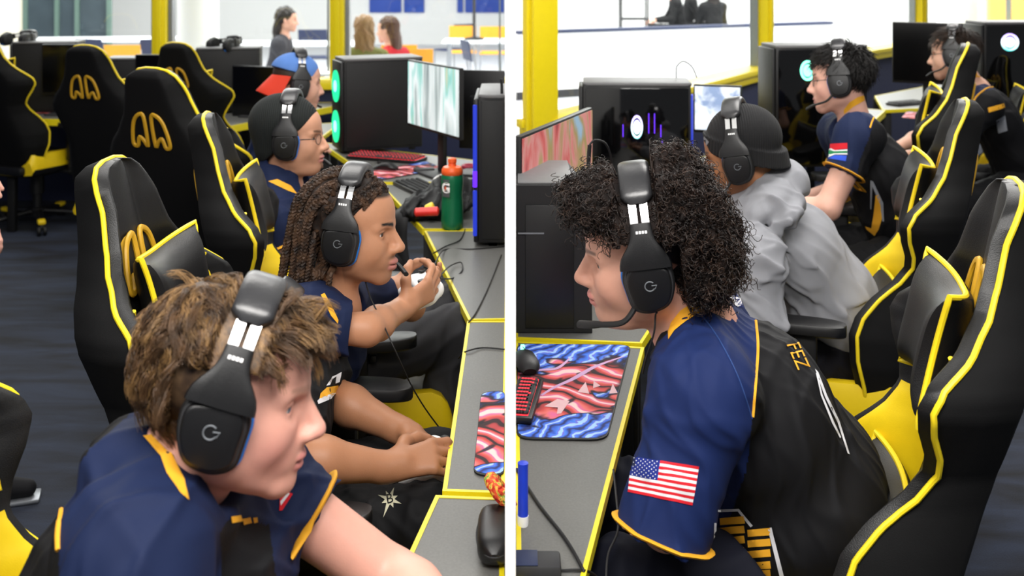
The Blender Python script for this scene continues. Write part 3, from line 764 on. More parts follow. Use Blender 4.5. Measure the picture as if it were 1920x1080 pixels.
def person(label, h, J, skin, shirt_cols=(NAVY, BLK), zone=None, trousers='#121214', res=.004, sleeve=.62, chest=(.115, .165), belly=1., seed=1, hands=(None, None), sres=None, fold=.003, neck=.056, sleeve_r=(.066, .068), shoes='#151515', long_sleeve=False, group='players and visitors', hood=False, legs=True, arm_r=(.043, .036, .026), eye='#3a2416', cuffs=None, neck_hole=.064, tilt=None, hole_up=.03, pads=()):
    """J: world joints N (neck base), C chest, B belly, Pv pelvis, SL SR, EL ER, WL WR, hipL.. kneeL.. ankL.. ; hands = dict(f, p, curl)"""
    loc = (float(J['Pv'][0]), float(J['Pv'][1]), 0.)
    r = thing('person', label, 'person', loc=loc, group=None)
    B = S(); head_sdf(B, h)
    nb = h.w(-.022, 0, -.055)
    B.cap(nb, J['N'], neck, neck * 1.12, .03); B.cap(J['N'], (J['SL'] + J['N']) / 2, .05, .045, .04); B.cap(J['N'], (J['SR'] + J['N']) / 2, .05, .045, .04)
    B.cap(J['N'], J['Pv'], .075, .085, .03)
    for sd in 'LR':
        B.cap((J['S' + sd] + J['N']) / 2, J['S' + sd], .045, arm_r[0] * 1.02, .03); up, el, wr = J['S' + sd], J['E' + sd], J['W' + sd]
        B.chain([up, el], [arm_r[0] * 1.05, arm_r[1]], .025); m_ = el + (wr - el) * .3; B.chain([el, m_, wr], [arm_r[1] * .98, arm_r[1] * 1.06, arm_r[2]], .02)
        hd = hands[0 if sd == 'L' else 1]
        if hd is None: hd = dict(f=wr - el, p=(0, 0, -1))
        hand(B, wr, hd['f'], hd['p'], hd.get('curl', (.5, .55, .6, .65)), s=hd.get('s', 1.), side=hd.get('side', 1 if sd == 'L' else -1), thumb=hd.get('thumb', .5), base=hd.get('base', .6))
        if legs: B.chain([J['hip' + sd], J['knee' + sd], J['ank' + sd]], [.06, .045, .035], .03)
    v, f = B.net(res); cols = head_cols(h, v, *skin[0], **skin[1])
    place_mesh('body', quick_mesh('body', v, f, cols), SKM, r)
    eyes(h, r, eye)
    # shirt or hoodie
    T = S(); k = .05; ax = unit(J['C'] - J['Pv']); lr = unit(J['SL'] - J['SR']); fw = unit(np.cross(lr, ax)); lr = np.cross(ax, fw); RT = np.stack([fw, lr, ax], 1)
    T.cap(J['SL'] - .035 * lr, J['SR'] + .035 * lr, .072, .072, k)
    T.cap(J['N'] - ax * .02, J['C'], .075, .09, k)
    T.ell(J['C'], (chest[0], chest[1], .17), RT, k); T.ell(J['B'], (chest[0] * 1.05 * belly, chest[1] * .98 * belly, .15), RT, k); T.ell(J['Pv'] + ax * .01, (chest[0] * 1.05 * belly, chest[1] * 1.0 * belly, .12), RT, k)
    T.cap(J['N'] + (J['SL'] - J['N']) * .3, J['SL'], .06, sleeve_r[0] * 1.02, .06); T.cap(J['N'] + (J['SR'] - J['N']) * .3, J['SR'], .06, sleeve_r[0] * 1.02, .06)
    for c_, r_e in pads: T.ell(c_, r_e, None, .05)
    cuff = {}
    for sd in 'LR':
        up, el, wr = J['S' + sd], J['E' + sd], J['W' + sd]
        if long_sleeve:
            T.chain([up, el], [sleeve_r[0], sleeve_r[1]], .05); T.chain([el, el + (wr - el) * .9], [sleeve_r[1], sleeve_r[1] * .72], .03); cuff[sd] = None; continue
        e = up + (el - up) * sleeve; dr = unit(el - up); ab = e - up; L2 = ab @ ab
        def fn(p, up=up, ab=ab, L2=L2, e=e, dr=dr):
            t = np.clip((p - up) @ ab / L2, 0, 1.3); d = np.linalg.norm(p - up - t[:, None] * ab, axis=1) - (sleeve_r[0] + t * (sleeve_r[1] - sleeve_r[0])); return np.maximum(d, (p - e) @ dr)
        T.fn(fn, (up + e) / 2, math.sqrt(L2) / 2 + sleeve_r[1] + .02, .045); cuff[sd] = (e, dr)
    if hood:
        for q, rr in hood: T.ell(q, rr, RT, .03)
    else:
        dn = unit(nb - J['N']) if tilt is None else unit(tilt)
        T.cap(J['N'] + dn * hole_up, J['N'] + dn * .25, neck_hole, neck_hole * (1.4 if hole_up < .04 else 1.2), .012, 's')
        T.cap(J['N'] + dn * .03 + fw * .02, J['N'] + dn * .06 + fw * .07, neck_hole * .8, neck_hole * .9, .012, 's')
    T.disp = folds(seed, fold, R=RT)
    tv, tf = T.net(sres or res); fm = None
    mats = [cloth(shirt_cols[0]), cloth(shirt_cols[1])]
    if zone is not None: fm = zone(tv[tf].mean(1), RT, J)
    ob = place_mesh('hoodie' if long_sleeve else 'jersey', quick_mesh('shirt', tv, tf, None, fm), mats, r)
    r_ = dict(root=r, shirt=ob, bvh=bvh_of(tv, tf), cbvh=bvh_of(np.concatenate([tv, v]), np.concatenate([tf, f + len(tv)])), RT=RT, cuff=cuff, body=(v, f), J=J, T=T)
    if cuffs and not long_sleeve:
        for sd in 'LR':
            e, dr = cuff[sd]; u = unit(np.cross(dr, (0, .3, 1))); w = np.cross(dr, u); ring = []
            tb = BVHTree.FromPolygons([tuple(map(float, x)) for x in tv], [tuple(map(int, x)) for x in tf])
            for a in np.linspace(0, 2 * PI, 40, endpoint=False):
                dd = math.cos(a) * u + math.sin(a) * w; hit = tb.ray_cast(Vector(e - dr * .012 + dd * .2), Vector(-dd), .2); ring.append((np.array(hit[0]) + dr * .006) if hit[0] is not None else e + dd * sleeve_r[1])
            mb = MB(); mb.tube(ring, .0105, 8, closed=True, flat=.35, up=None); obj('sleeve_band', mb, cuffs, ob, rel=False)
    if legs:
        Q = S(); Q.ell(J['Pv'], (chest[0] * .95 * belly, chest[1] * .97 * belly, .11), RT, .05)
        for sd in 'LR':
            Q.chain([J['hip' + sd], J['knee' + sd]], [.095, .073], .05); Q.chain([J['knee' + sd], J['ank' + sd]], [.07, .055], .03)
        Q.disp = folds(seed + 5, .004); qv, qf = Q.net(max(res * 1.4, .006)); r_['legs'] = place_mesh('trousers', quick_mesh('trousers', qv, qf), cloth(trousers), r); r_['legs_bvh'] = bvh_of(qv, qf)
        for sd in 'LR':
            a = J['ank' + sd]; fd = unit(V(J['knee' + sd][0] - J['hip' + sd][0], J['knee' + sd][1] - J['hip' + sd][1], 0)); X = S(); z0 = .012
            X.chain([V(a[0], a[1], .055) - fd * .03, V(a[0], a[1], .05) + fd * .08, V(a[0], a[1], .038) + fd * .16], [.043, .038, .028], .02); X.fn(lambda p: -(p[:, 2] - z0), V(a[0], a[1], 0), .4, .005, 's') if False else None
            X.fn(lambda p: p[:, 2] - z0, (a[0], a[1], 0), .4, .004, 's')
            xv, xf = X.net(.007); sh = place_mesh('shoe', quick_mesh('shoe', xv, xf), cloth(shoes), r); so = MB(); R_ = frame(fd, (0, 0, 1)); so.box(V(a[0], a[1], .008) + fd * .07, (.26, .085, .015), R=R_, bev=.007); obj('sole', so, M['tubing'] if 'tubing' in M else M['steel'], sh, rel=False)
    return r_
def seated(fx, Pv, zc=None, lean=.15, neck_h=.50, sw=.19, facing=0., slouch=0.):
    """a default sitting skeleton; facing in degrees, Pv pelvis centre"""
    R = Rz(math.radians(facing)); Pv = np.asarray(Pv, float); f, l = R[:, 0], R[:, 1]; up = V(0, 0, 1); a = unit(up + f * lean)
    J = dict(Pv=Pv, B=Pv + a * .16, C=Pv + a * .33, N=Pv + a * neck_h)
    for s, q in (('L', 1), ('R', -1)):
        J['S' + s] = Pv + a * (neck_h - .055) + l * q * sw; J['E' + s] = J['S' + s] + f * .10 - up * .25 + l * q * .05; J['W' + s] = J['E' + s] + f * .22 + up * -.02 - l * q * .07
        J['hip' + s] = Pv + l * q * .09 - up * .03 + f * .02; J['knee' + s] = J['hip' + s] + f * .42 + up * .03 + l * q * .05; kn = J['knee' + s]; J['ank' + s] = V(kn[0], kn[1], .09) + f * .02
    return J
# ---------------------------------------------------------------- hair strands
def strands(paths, r0, r1=.25, name='hair'):
    """paths (n,k,3) -> thin three sided tubes"""
    n, k = paths.shape[:2]; tg = np.gradient(paths, axis=1); tg /= np.linalg.norm(tg, axis=2, keepdims=True) + 1e-9
    ref = np.array([.31, .52, .79]); u = np.cross(tg, ref); u /= np.linalg.norm(u, axis=2, keepdims=True) + 1e-9; w = np.cross(tg, u)
    rad = (np.linspace(1, r1, k) ** .8)[None, :, None] * (r0 if np.isscalar(r0) else np.asarray(r0)[:, None, None])
    ring = np.stack([paths + rad * (math.cos(a) * u + math.sin(a) * w) for a in (0, 2 * PI / 3, 4 * PI / 3)], 2)   # n,k,3,3
    v = ring.reshape(-1, 3); idx = np.arange(n * k * 3).reshape(n, k, 3); f = []
    for j in range(3):
        a, b = idx[:, :-1, j], idx[:, :-1, (j + 1) % 3]; c, d = idx[:, 1:, (j + 1) % 3], idx[:, 1:, j]; f.append(np.stack([a, b, c, d], -1).reshape(-1, 4))
    return v, np.concatenate(f)
def scalp_pts(h, n, rng, hl, lift=.0):
    """random points on the skull above the hairline function hl(local) -> local points, normals"""
    c = np.array([-.018, 0, .042]); r = np.array([.100, .080, .088]); d = rng.normal(size=(n * 4, 3)); d /= np.linalg.norm(d, axis=1)[:, None]; p = c + d * r; nn = d / r; nn /= np.linalg.norm(nn, axis=1)[:, None]
    ok = hl(p); return (p[ok] + nn[ok] * lift)[:n], nn[ok][:n]
def push_out(q, amt=.004):
    c = np.array([-.018, 0, .042]); r = np.array([.100, .080, .088]) + amt; e = (q - c) / r; L = np.linalg.norm(e, axis=-1, keepdims=True); return np.where(L < 1, c + e / np.maximum(L, 1e-6) * r, q)
def hair_col(cols, seed, name, rough=.45, spec=.35):
    m, t, b = nt(name); L = t.links; co = N(t, 'ShaderNodeTexCoord'); nz = N(t, 'ShaderNodeTexNoise', i_Scale=45., i_Detail=3.); L.new(co.outputs['Object'], nz.inputs['Vector'])
    cr = N(t, 'ShaderNodeValToRGB'); e = cr.color_ramp.elements; e[0].position = .35; e[0].color = (*lin(cols[0]), 1); e[1].position = .66; e[1].color = (*lin(cols[1]), 1)
    L.new(nz.outputs['Fac'], cr.inputs[0]); L.new(cr.outputs[0], b.inputs['Base Color']); b.inputs['Roughness'].default_value = rough; b.inputs['Specular IOR Level'].default_value = spec; return m
def short_hair(h, parent, n, L_, cols, hl, r0=.0009, seed=3, flow=None, k=6, name='hair'):
    rng = np.random.default_rng(seed); p, nn = scalp_pts(h, n, rng, hl); n = len(p)
    crown = np.array([-.06, 0, .11]); d = p - crown; d -= nn * (d * nn).sum(1, keepdims=True); d /= np.linalg.norm(d, axis=1, keepdims=True) + 1e-6
    dirv = nn * .7 + d * .8 + rng.normal(size=(n, 3)) * .25
    if flow is not None: dirv = flow(p, nn, dirv, rng)
    dirv /= np.linalg.norm(dirv, axis=1, keepdims=True); ln = L_ * (.7 + .6 * rng.random(n)); path = [p]; q = p.copy()
    for j in range(k - 1):
        dirv = dirv + d * .22 - nn * .16 + rng.normal(size=(n, 3)) * .1; dirv /= np.linalg.norm(dirv, axis=1, keepdims=True); q = push_out(q + dirv * (ln / (k - 1))[:, None], .002); path.append(q)
    path = np.stack(path, 1); W = h.H + h.s * (path @ h.R.T); v, f = strands(W, r0); return place_mesh(name, quick_mesh(name, v, f), hair_col(cols, seed, 'hair_%d' % seed), parent)

# ---------------------------------------------------------------- headset in head space (x forward, y left, z up)
def pent(s=1., n=6):
    c = [(-.040, .034), (.034, .040), (.046, .012), (.036, -.046), (.008, -.056), (-.030, -.046), (-.044, -.008)]
    return [tuple(p) for p in rounded([(x * s, z * s) for x, z in c[::-1]], .018 * s, n)]
def headset(label, h, mic=True, tilt=0., band=.150, blue=True, half=.085, flat=False):
    r = thing('gaming_headset', label, 'headset', group='black headsets with steel sliders')
    M4 = Matrix((h.R * h.s).tolist()).to_4x4(); M4.translation = Vector(h.H); r.matrix_basis = M4
    T = Ry(tilt); XZ = lambda sgn: np.array([[1, 0, 0], [0, 0, sgn * 1.], [0, 1, 0.]])   # poly xy -> xz, extrude z -> y*sgn
    cup_c = V(-.006, 0, -.012)
    for s in (-1, 1):
        def pr(poly, y0, y1, bev, dx=0):
            mb = MB(); mb.prism(poly if s > 0 else poly, y1 - y0, bev=bev, seg=3, R=np.array([[1, 0, 0], [0, 0, s], [0, 1, 0.]]), c=cup_c + V(0, s * y0, 0)); return mb
        cu = obj('ear_cup', pr(pent(1.0), half - .012, half + .010, .007), M['blackm'], r)
        obj('cushion', pr(pent(.99), half - .034, half - .010, .010), M['rubber'], cu)
        obj('cover_plate', pr(pent(.86), half + .008, half + .019, .005), M['black'], cu)
        obj('rim', pr(pent(.93), half + .006, half + .0125, .003), M['dark'], cu)
        if blue:
            bl = MB(); pl = pent(1.012); bl.tube([V(x, s * (half - .011), z) + cup_c for x, z in pl if x > .02 and z < .03], .0042, 6, flat=.5); obj('blue_trim', bl, M['blue'], cu)
        lg = MB(); y = s * (half + .0195)
        q = [cup_c + V(.0082 * math.cos(a), y, .0082 * math.sin(a)) for a in np.linspace(.75, 2 * PI - .55, 22)]
        q = [V(-(p[0] - cup_c[0]) * (1 if s > 0 else -1) + cup_c[0], p[1], p[2]) for p in q]
        lg.tube(q, .0011, 6, flat=1); e = q[-1]; g = 1 if s < 0 else -1
        lg.tube([cup_c + V(g * .003, y, .001), cup_c + V(g * .0115, y, .001), cup_c + V(g * .008, y, -.005)], .001, 6); obj('emblem', lg, M['steel'], cu)
        # yoke, sliders along an arch
        A = lambda ph, off=0.: T @ V(0, s * (half + .016 + off) * math.cos(ph), (band + off) * math.sin(ph)) + V(-.004, 0, -.004)
        mb = MB(); rg = []
        for ph, wx in zip(np.linspace(.14, .62, 9), (.044, .043, .040, .034, .027, .022, .0195, .0185, .018)):
            c = A(ph); o = unit(A(ph, .01) - c); x = T @ V(1, 0, 0); th = .0075
            rg.append([c + x * wx * np.sign(math.cos(a)) * abs(math.cos(a)) ** .6 + o * th * np.sign(math.sin(a)) * abs(math.sin(a)) ** .6 for a in np.linspace(0, 2 * PI, 16, endpoint=False)])
        mb.rings(rg); yk = obj('yoke', mb, M['black'], r)
        mk = MB(); c = A(.52, .0085); o = unit(A(.52, .01) - A(.52)); t_ = unit(A(.53) - A(.52)); R_ = np.stack([T @ V(1, 0, 0), t_, o], 1)
        for i in range(4): mk.box(c + (T @ V(1, 0, 0)) * (-.008 + i * .005), (.0035, .0045, .0006), R=R_)
        obj('size_mark', mk, M['white'], yk)
        for x_ in (-.0095, .0095):
            mb = MB(); rg = []
            for ph in np.linspace(.58, 1.0, 8):
                c = A(ph) + T @ V(x_, 0, 0); o = unit(A(ph, .01) - A(ph)); x = T @ V(1, 0, 0); rg.append([c + x * .0065 * a + o * .0018 * b_ for a, b_ in ((-1, -1), (1, -1), (1, 1), (-1, 1))])
            mb.rings(rg); obj('slider', mb, M['chrome'], r, smooth=False)
    mb = MB(); rg = []
    for ph in np.linspace(.86, PI - .86, 30):
        e = min(1, (min(ph - .86, PI - .86 - ph) + .03) / .12) ** .5; c = T @ V(0, (half + .016) * math.cos(ph), band * math.sin(ph)) + V(-.004, 0, -.004); o = unit(T @ V(0, math.cos(ph) / (half + .016), math.sin(ph) / band)); x = T @ V(1, 0, 0)
        rg.append([c + x * .0275 * e * np.sign(math.cos(a)) * abs(math.cos(a)) ** .55 + o * .0115 * e * np.sign(math.sin(a)) * abs(math.sin(a)) ** .6 for a in np.linspace(0, 2 * PI, 22, endpoint=False)])
    mb.rings(rg); obj('headband_pad', mb, mat('headband_leather', '#2c2c2e', .32, bump=.12, bscale=160, spec=.6) if 'hb' not in M else M['hb'], r)
    if mic:
        p0 = cup_c + V(.03, half + .004, -.04); mb = MB(); q = spline([p0, p0 + V(.025, .004, -.022), V(.095, half - .018, -.085), V(.128, half - .055, -.098)], 16)
        mb.tube(q, np.interp(np.linspace(0, 1, 16), [0, .6, .7, 1], [.006, .0055, .0075, .0075]), 10, flat=.75); bm = obj('microphone_boom', mb, M['rubber'], r)
    return r
# ---------------------------------------------------------------- computers and small things
GLD = mat('smoked_glass', '#050506', .06, spec=.6, var=0)
M['screen1'] = ramp_mat('screen_game_street', [(.25, '#3f5560'), (.42, '#a8b4b4'), (.55, '#dfe8ea'), (.62, '#86c2bb'), (.75, '#c6c2a2')], scale=9, detail=3, dist=1.2, emis=.62, stretch=(1, 1, .12))
M['screen2'] = ramp_mat('screen_game_red', [(.3, '#6a3238'), (.42, '#c25a58'), (.5, '#c98a86'), (.58, '#9a8a56'), (.7, '#8fb0c8')], scale=7, detail=4, dist=1.5, emis=.13, stretch=(1, 1, .35))
M['screen3'] = ramp_mat('screen_pale', [(.35, '#e9ecf2'), (.5, '#c9d2de'), (.6, '#7f93b5')], scale=9, detail=3, dist=1., emis=.6)
M['off'] = mat('screen_off', '#040405', .18, var=0)
M['g_green'] = emit('green_glow', '#19d98a', 1.6); M['g_green2'] = emit('green_core', '#7dffd6', 3.0)
M['g_blue'] = emit('blue_glow', '#2840d8', .7); M['g_purple'] = emit('purple_glow', '#6a2cff', 1.2); M['g_red'] = emit('red_key_light', '#ff3440', 1.4)
# ring fan: colour turns from violet to cyan with height
m, t, b = nt('fan_ring_glow'); co = N(t, 'ShaderNodeTexCoord'); sx = N(t, 'ShaderNodeSeparateXYZ'); t.links.new(co.outputs['Object'], sx.inputs[0])
mr = N(t, 'ShaderNodeMapRange'); mr.inputs[1].default_value = -.06; mr.inputs[2].default_value = .06; t.links.new(sx.outputs[2], mr.inputs[0])
cr = N(t, 'ShaderNodeValToRGB'); e = cr.color_ramp.elements; e[0].position = .1; e[0].color = (*lin('#18d6d0'), 1); e[1].position = .9; e[1].color = (*lin('#8a3cff'), 1)
q = e.new(.5); q.color = (*lin('#dff4ff'), 1); t.links.new(mr.outputs[0], cr.inputs[0]); t.links.new(cr.outputs[0], b.inputs['Emission Color']); b.inputs['Emission Strength'].default_value = 1.7; M['ring'] = m

def tower(label, loc, rz, size=(.42, .21, .47), fsx=1., side='black', fans=None, glass=False, front='glow', glow='g_green', top='greytop', s=1.):
    """local: long axis X (front at -X), origin under the near-left-bottom corner; the near side faces -Y"""
    l, w, h = size
    r = thing('computer_tower', label, 'computer', loc=loc, rz=rz, group='desktop computer towers')
    mb = MB(); mb.box((l / 2, w / 2, .015 + (h - .02) / 2), (l, w, h - .02), bev=.006); obj('case', mb, M['blackm'] if not glass else M['black'], r)
    mb = MB(); mb.box((l / 2 + .0, -.003, .02 + (h - .03) / 2), (l - .02, .006, h - .05), bev=.0025); obj('glass_panel' if glass else 'side_panel', mb, GLD if glass else M['blackm'], r)
    mb = MB(); mb.prism([(0, .005), (.03, -.006), (l - .02, -.006), (l + .004, .01), (l + .004, w - .01), (l - .02, w + .004), (.03, w + .004), (0, w - .005)], .014, c=(0, 0, h - .012), bev=.004); obj('top_panel', mb, M[top], r)
    for x in (.05, l - .05):
        for y in (.03, w - .03): mb = MB(); mb.box((x, y, .008), (.03, .02, .016)); obj('foot', mb, M['rubber'], r)
    fp = MB(); fp.box((-.008, w / 2, h / 2), (.018, w - .01, h - .03), bev=.006); f = obj('front_panel', fp, M['black'], r)
    if front == 'glow':
        for z in (h * .27, h * .70):
            fm = MB(); fm.lathe([(.085, 0), (.085, .004), (.0, .004)], 28, c=(-.018, w / 2, z), R=Ry(-PI / 2)); o = obj('fan', fm, M[glow], f)
            hm = MB(); hm.lathe([(.03, 0), (.03, .006), (.0, .006)], 20, c=(-.019, w / 2, z), R=Ry(-PI / 2)); obj('fan_hub', hm, M['g_green2'] if glow == 'g_green' else M['g_blue'], f)
    elif front == 'strip':
        fm = MB(); fm.box((-.015, .012, h * .55), (.008, .014, h * .75), bev=.003); obj('light_strip', fm, M[glow], f)
    if fans:
        for (x, z, rad, mt_) in fans:
            fm = MB(); n = 36
            fm.tube([(rad * .72 * math.cos(a), 0, rad * .72 * math.sin(a)) for a in np.linspace(0, 2 * PI, n, endpoint=False)], rad * .28, 8, closed=True, flat=.35, up=None)
            fm.lathe([(rad * .5, 0), (rad * .5, .003), (0, .004)], 20, R=Rx(PI / 2))
            o = obj('fan', fm, M[mt_], r); o.location = (x, -.0065, z); o.scale = (fsx, 1, 1)
    return r
def monitor(label, c, yaw, w=.54, h=.31, scr='off', tilt=0., zbase=None, curved=False, th=.022, stand=True):
    """screen centre c; yaw: the way the screen looks (degrees, 0 = +X)"""
    zb = ZT if zbase is None else zbase
    a = math.radians(yaw); r = thing('monitor', label, 'monitor', loc=(c[0], c[1], zb), rz=a, group='monitors')
    z = c[2] - zb; R = Ry(-tilt)
    mb = MB(); mb.box(V(0, 0, z) + R @ V(-th / 2, 0, 0), (th, w + .014, h + .016), R=R, bev=.004); mb.box(V(0, 0, z) + R @ V(-th - .012, 0, -.02), (.03, w * .5, h * .5), R=R, bev=.01); hs = obj('housing', mb, M['black'], r)
    mb = MB(); mb.box(V(0, 0, z) + R @ V(.0012, 0, .003), (.002, w, h - .006), R=R); obj('screen', mb, M[scr], r, smooth=False)
    if stand:
        mb = MB(); mb.box((-th - .03, 0, z / 2 + .0), (.025, .06, z), bev=.008); obj('stand_neck', mb, M['black'], r)
        mb = MB(); mb.box((-.03, 0, .006), (.16, .20, .012), bev=.005); obj('stand_foot', mb, M['dark'], r)
    return r
def keyboard(label, c, rz, w=.36, dp=.125, lit=None):
    r = thing('keyboard', label, 'keyboard', loc=c, rz=rz, group='keyboards')
    mb = MB(); mb.box((0, 0, .009), (w, dp, .016), bev=.005); obj('case', mb, M['black'], r)
    rows = 5; n = int((w - .02) / .0195); km = MB(); lm = MB()
    for j in range(rows):
        x = -w / 2 + .012; k = 0
        while x < w / 2 - .02:
            kw = .0165 if not (j == 0 and abs(x) < .05) else .09
            kw = min(kw, w / 2 - .010 - x); y = -dp / 2 + .018 + j * (dp - .034) / (rows - 1)
            km.box((x + kw / 2, y, .021), (kw, .0165, .009), bev=.003, seg=1)
            if lit: lm.box((x + kw * .45, y + .001, .0259), (min(.007, kw * .4), .0055, .0008))
            x += kw + .0028; k += 1
    obj('keys', km, M['blackm'] if not lit else M['dark'], r)
    if lit:
        gm = MB(); gm.box((0, 0, .0175), (w - .016, dp - .02, .001)); obj('backlight', gm, M[lit], r); obj('key_legends', lm, M[lit], r)
    return r
def mouse(label, c, rz, glow=None):
    r = thing('computer_mouse', label, 'mouse', loc=c, rz=rz, group='computer mice')
    R = []
    for x in np.linspace(-1, 1, 15):
        e = math.sqrt(max(.02, 1 - x * x * .98)); h = .040 * (.55 + .45 * math.cos((x + .25) * 1.3)) * (.4 + .6 * e); w = .033 * (.82 + .18 * x * x) * (.35 + .65 * e) * (1 - .08 * math.cos(x * 4))
        R.append([(x * .062, w * math.cos(t_) * (1.05 if math.sin(t_) < .3 else 1), max(0.001, h * (.5 + .5 * math.sin(t_)))) for t_ in np.linspace(0, 2 * PI, 20, endpoint=False)])
    mb = MB(); mb.rings(R); obj('shell', mb, M['black'], r)
    mb = MB(); mb.lathe([(.004, -.004), (.010, -.004), (.010, .004), (.004, .004)], 14, c=(.035, 0, .030), R=Rx(PI / 2)); obj('scroll_wheel', mb, M[glow] if glow else M['dark'], r)
    mb = MB(); mb.tube([(.058, .0006, .027), (.03, .0006, .0365), (.0, .0006, .0405)], .0012, 6); obj('button_split', mb, M['rubber'], r)
    return r
# mouse mat art: blue brush waves, red scaly swirls with dark outlines
m, t, b = nt('swirl_print'); L = t.links
co = N(t, 'ShaderNodeTexCoord'); mp = N(t, 'ShaderNodeMapping'); mp.inputs['Rotation'].default_value = (0, 0, .6); L.new(co.outputs['Object'], mp.inputs[0])
w1 = N(t, 'ShaderNodeTexWave', i_Scale=9., i_Distortion=9., i_Detail=3.); w1.inputs['Detail Scale'].default_value = 1.4; L.new(mp.outputs[0], w1.inputs['Vector'])
c1 = N(t, 'ShaderNodeValToRGB'); e = c1.color_ramp.elements; e[0].position = .0; e[0].color = (*lin('#16245c'), 1); e[1].position = .95; e[1].color = (*lin('#9cc4f4'), 1)
for p, c in ((.2, '#2a55c0'), (.6, '#3f7be0'), (.8, '#6a5cc8')): q = e.new(p); q.color = (*lin(c), 1)
L.new(w1.outputs['Fac'], c1.inputs[0])
w2 = N(t, 'ShaderNodeTexWave', i_Scale=3.6, i_Distortion=14., i_Detail=2.5, wave_type='RINGS'); w2.inputs['Detail Scale'].default_value = 1.2; L.new(mp.outputs[0], w2.inputs['Vector'])
c2 = N(t, 'ShaderNodeValToRGB'); e = c2.color_ramp.elements; e[0].position = .03; e[0].color = (*lin('#2a0d14'), 1); e[1].position = .97; e[1].color = (*lin('#f6c9c4'), 1)
for p, c in ((.09, '#a5363a'), (.4, '#cf4a46'), (.7, '#e0706a'), (.9, '#d8649a')): q = e.new(p); q.color = (*lin(c), 1)
L.new(w2.outputs['Fac'], c2.inputs[0])
nz0 = N(t, 'ShaderNodeTexNoise', i_Scale=7., i_Detail=2., i_Distortion=1.2); L.new(co.outputs['Object'], nz0.inputs['Vector'])
sxy = N(t, 'ShaderNodeSeparateXYZ'); L.new(co.outputs['Object'], sxy.inputs[0])
def mth(op, a, b_):
    n_ = N(t, 'ShaderNodeMath', operation=op)
    for k_, v_ in enumerate((a, b_)):
        if isinstance(v_, (int, float)): n_.inputs[k_].default_value = v_
        elif v_ is not None: L.new(v_, n_.inputs[k_])
    return n_.outputs[0]
yy = mth('ABSOLUTE', mth('SUBTRACT', mth('ADD', sxy.outputs[1], mth('MULTIPLY', sxy.outputs[0], -.5)), .0), None)
nzv = mth('ADD', mth('MULTIPLY', mth('SUBTRACT', .135, yy), .9), mth('ADD', mth('MULTIPLY', mth('SUBTRACT', nz0.outputs['Fac'], .5), .55), .5))
class _O: outputs = {'Fac': nzv}
nz = _O
c3 = N(t, 'ShaderNodeValToRGB'); e = c3.color_ramp.elements; e[0].position = .495; e[0].color = (0, 0, 0, 1); e[1].position = .505; e[1].color = (1, 1, 1, 1); L.new(nzv, c3.inputs[0])
mx = N(t, 'ShaderNodeMix', data_type='RGBA'); L.new(c3.outputs[0], mx.inputs[0]); L.new(c1.outputs[0], mx.inputs[6]); L.new(c2.outputs[0], mx.inputs[7])
c4 = N(t, 'ShaderNodeValToRGB'); e = c4.color_ramp.elements; e[0].position = .478; e[0].color = (1, 1, 1, 1); e[1].position = .53; e[1].color = (1, 1, 1, 1)
for p in (.492, .508): q = e.new(p); q.color = (.05, .03, .06, 1)
L.new(nz.outputs['Fac'], c4.inputs[0]); m5 = N(t, 'ShaderNodeMix', data_type='RGBA', blend_type='MULTIPLY'); m5.inputs[0].default_value = 1; L.new(mx.outputs[2], m5.inputs[6]); L.new(c4.outputs[0], m5.inputs[7])
L.new(m5.outputs[2], b.inputs['Base Color']); b.inputs['Roughness'].default_value = .75; M['print'] = m
def rounded(poly, r=.03, n=5):
    out = []; k = len(poly)
    for i in range(k):
        p, a, c = np.asarray(poly[i]), np.asarray(poly[i - 1]), np.asarray(poly[(i + 1) % k]); u, v = unit(a - p), unit(c - p); rr = min(r, .45 * np.linalg.norm(a - p), .45 * np.linalg.norm(c - p))
        for q in np.linspace(0, 1, n): out.append((1 - q) ** 2 * (p + u * rr) + 2 * q * (1 - q) * p + q * q * (p + v * rr))
    return out
def mat_pad(label, quad, z=ZT, r=.025):
    q = [np.asarray(p)[:2] for p in quad]; c = sum(q) / len(q); q = [p - c for p in q]
    if sum(q[i][0] * q[i - 3][1] - q[i - 3][0] * q[i][1] for i in range(4)) < 0: q = q[::-1]
    t_ = thing('mouse_mat', label, 'mouse mat', loc=(c[0], c[1], z + .0005), group='printed mouse mats')
    rd = rounded(q, r); mb = MB(); mb.prism(rd, .004, bev=.0015); obj('stitched_border', mb, M['rubber'], t_)
    k = len(rd); ins = [p - unit(p) * .006 for p in rd]; mb = MB(); mb.prism(ins, .0006, c=(0, 0, .004)); obj('printed_top', mb, M['print'], t_, smooth=False)
    return t_
def cable(name, pts, r=.0025, label=None, cat='cable', parent=None, n=40, rel=False, m='rubber', group=None):
    mb = MB(); mb.tube(spline(pts, n), r, 8)
    if parent is not None: return obj(name, mb, M[m], parent, rel=False)
    return obj(name, mb, M[m], None, label, cat, group)

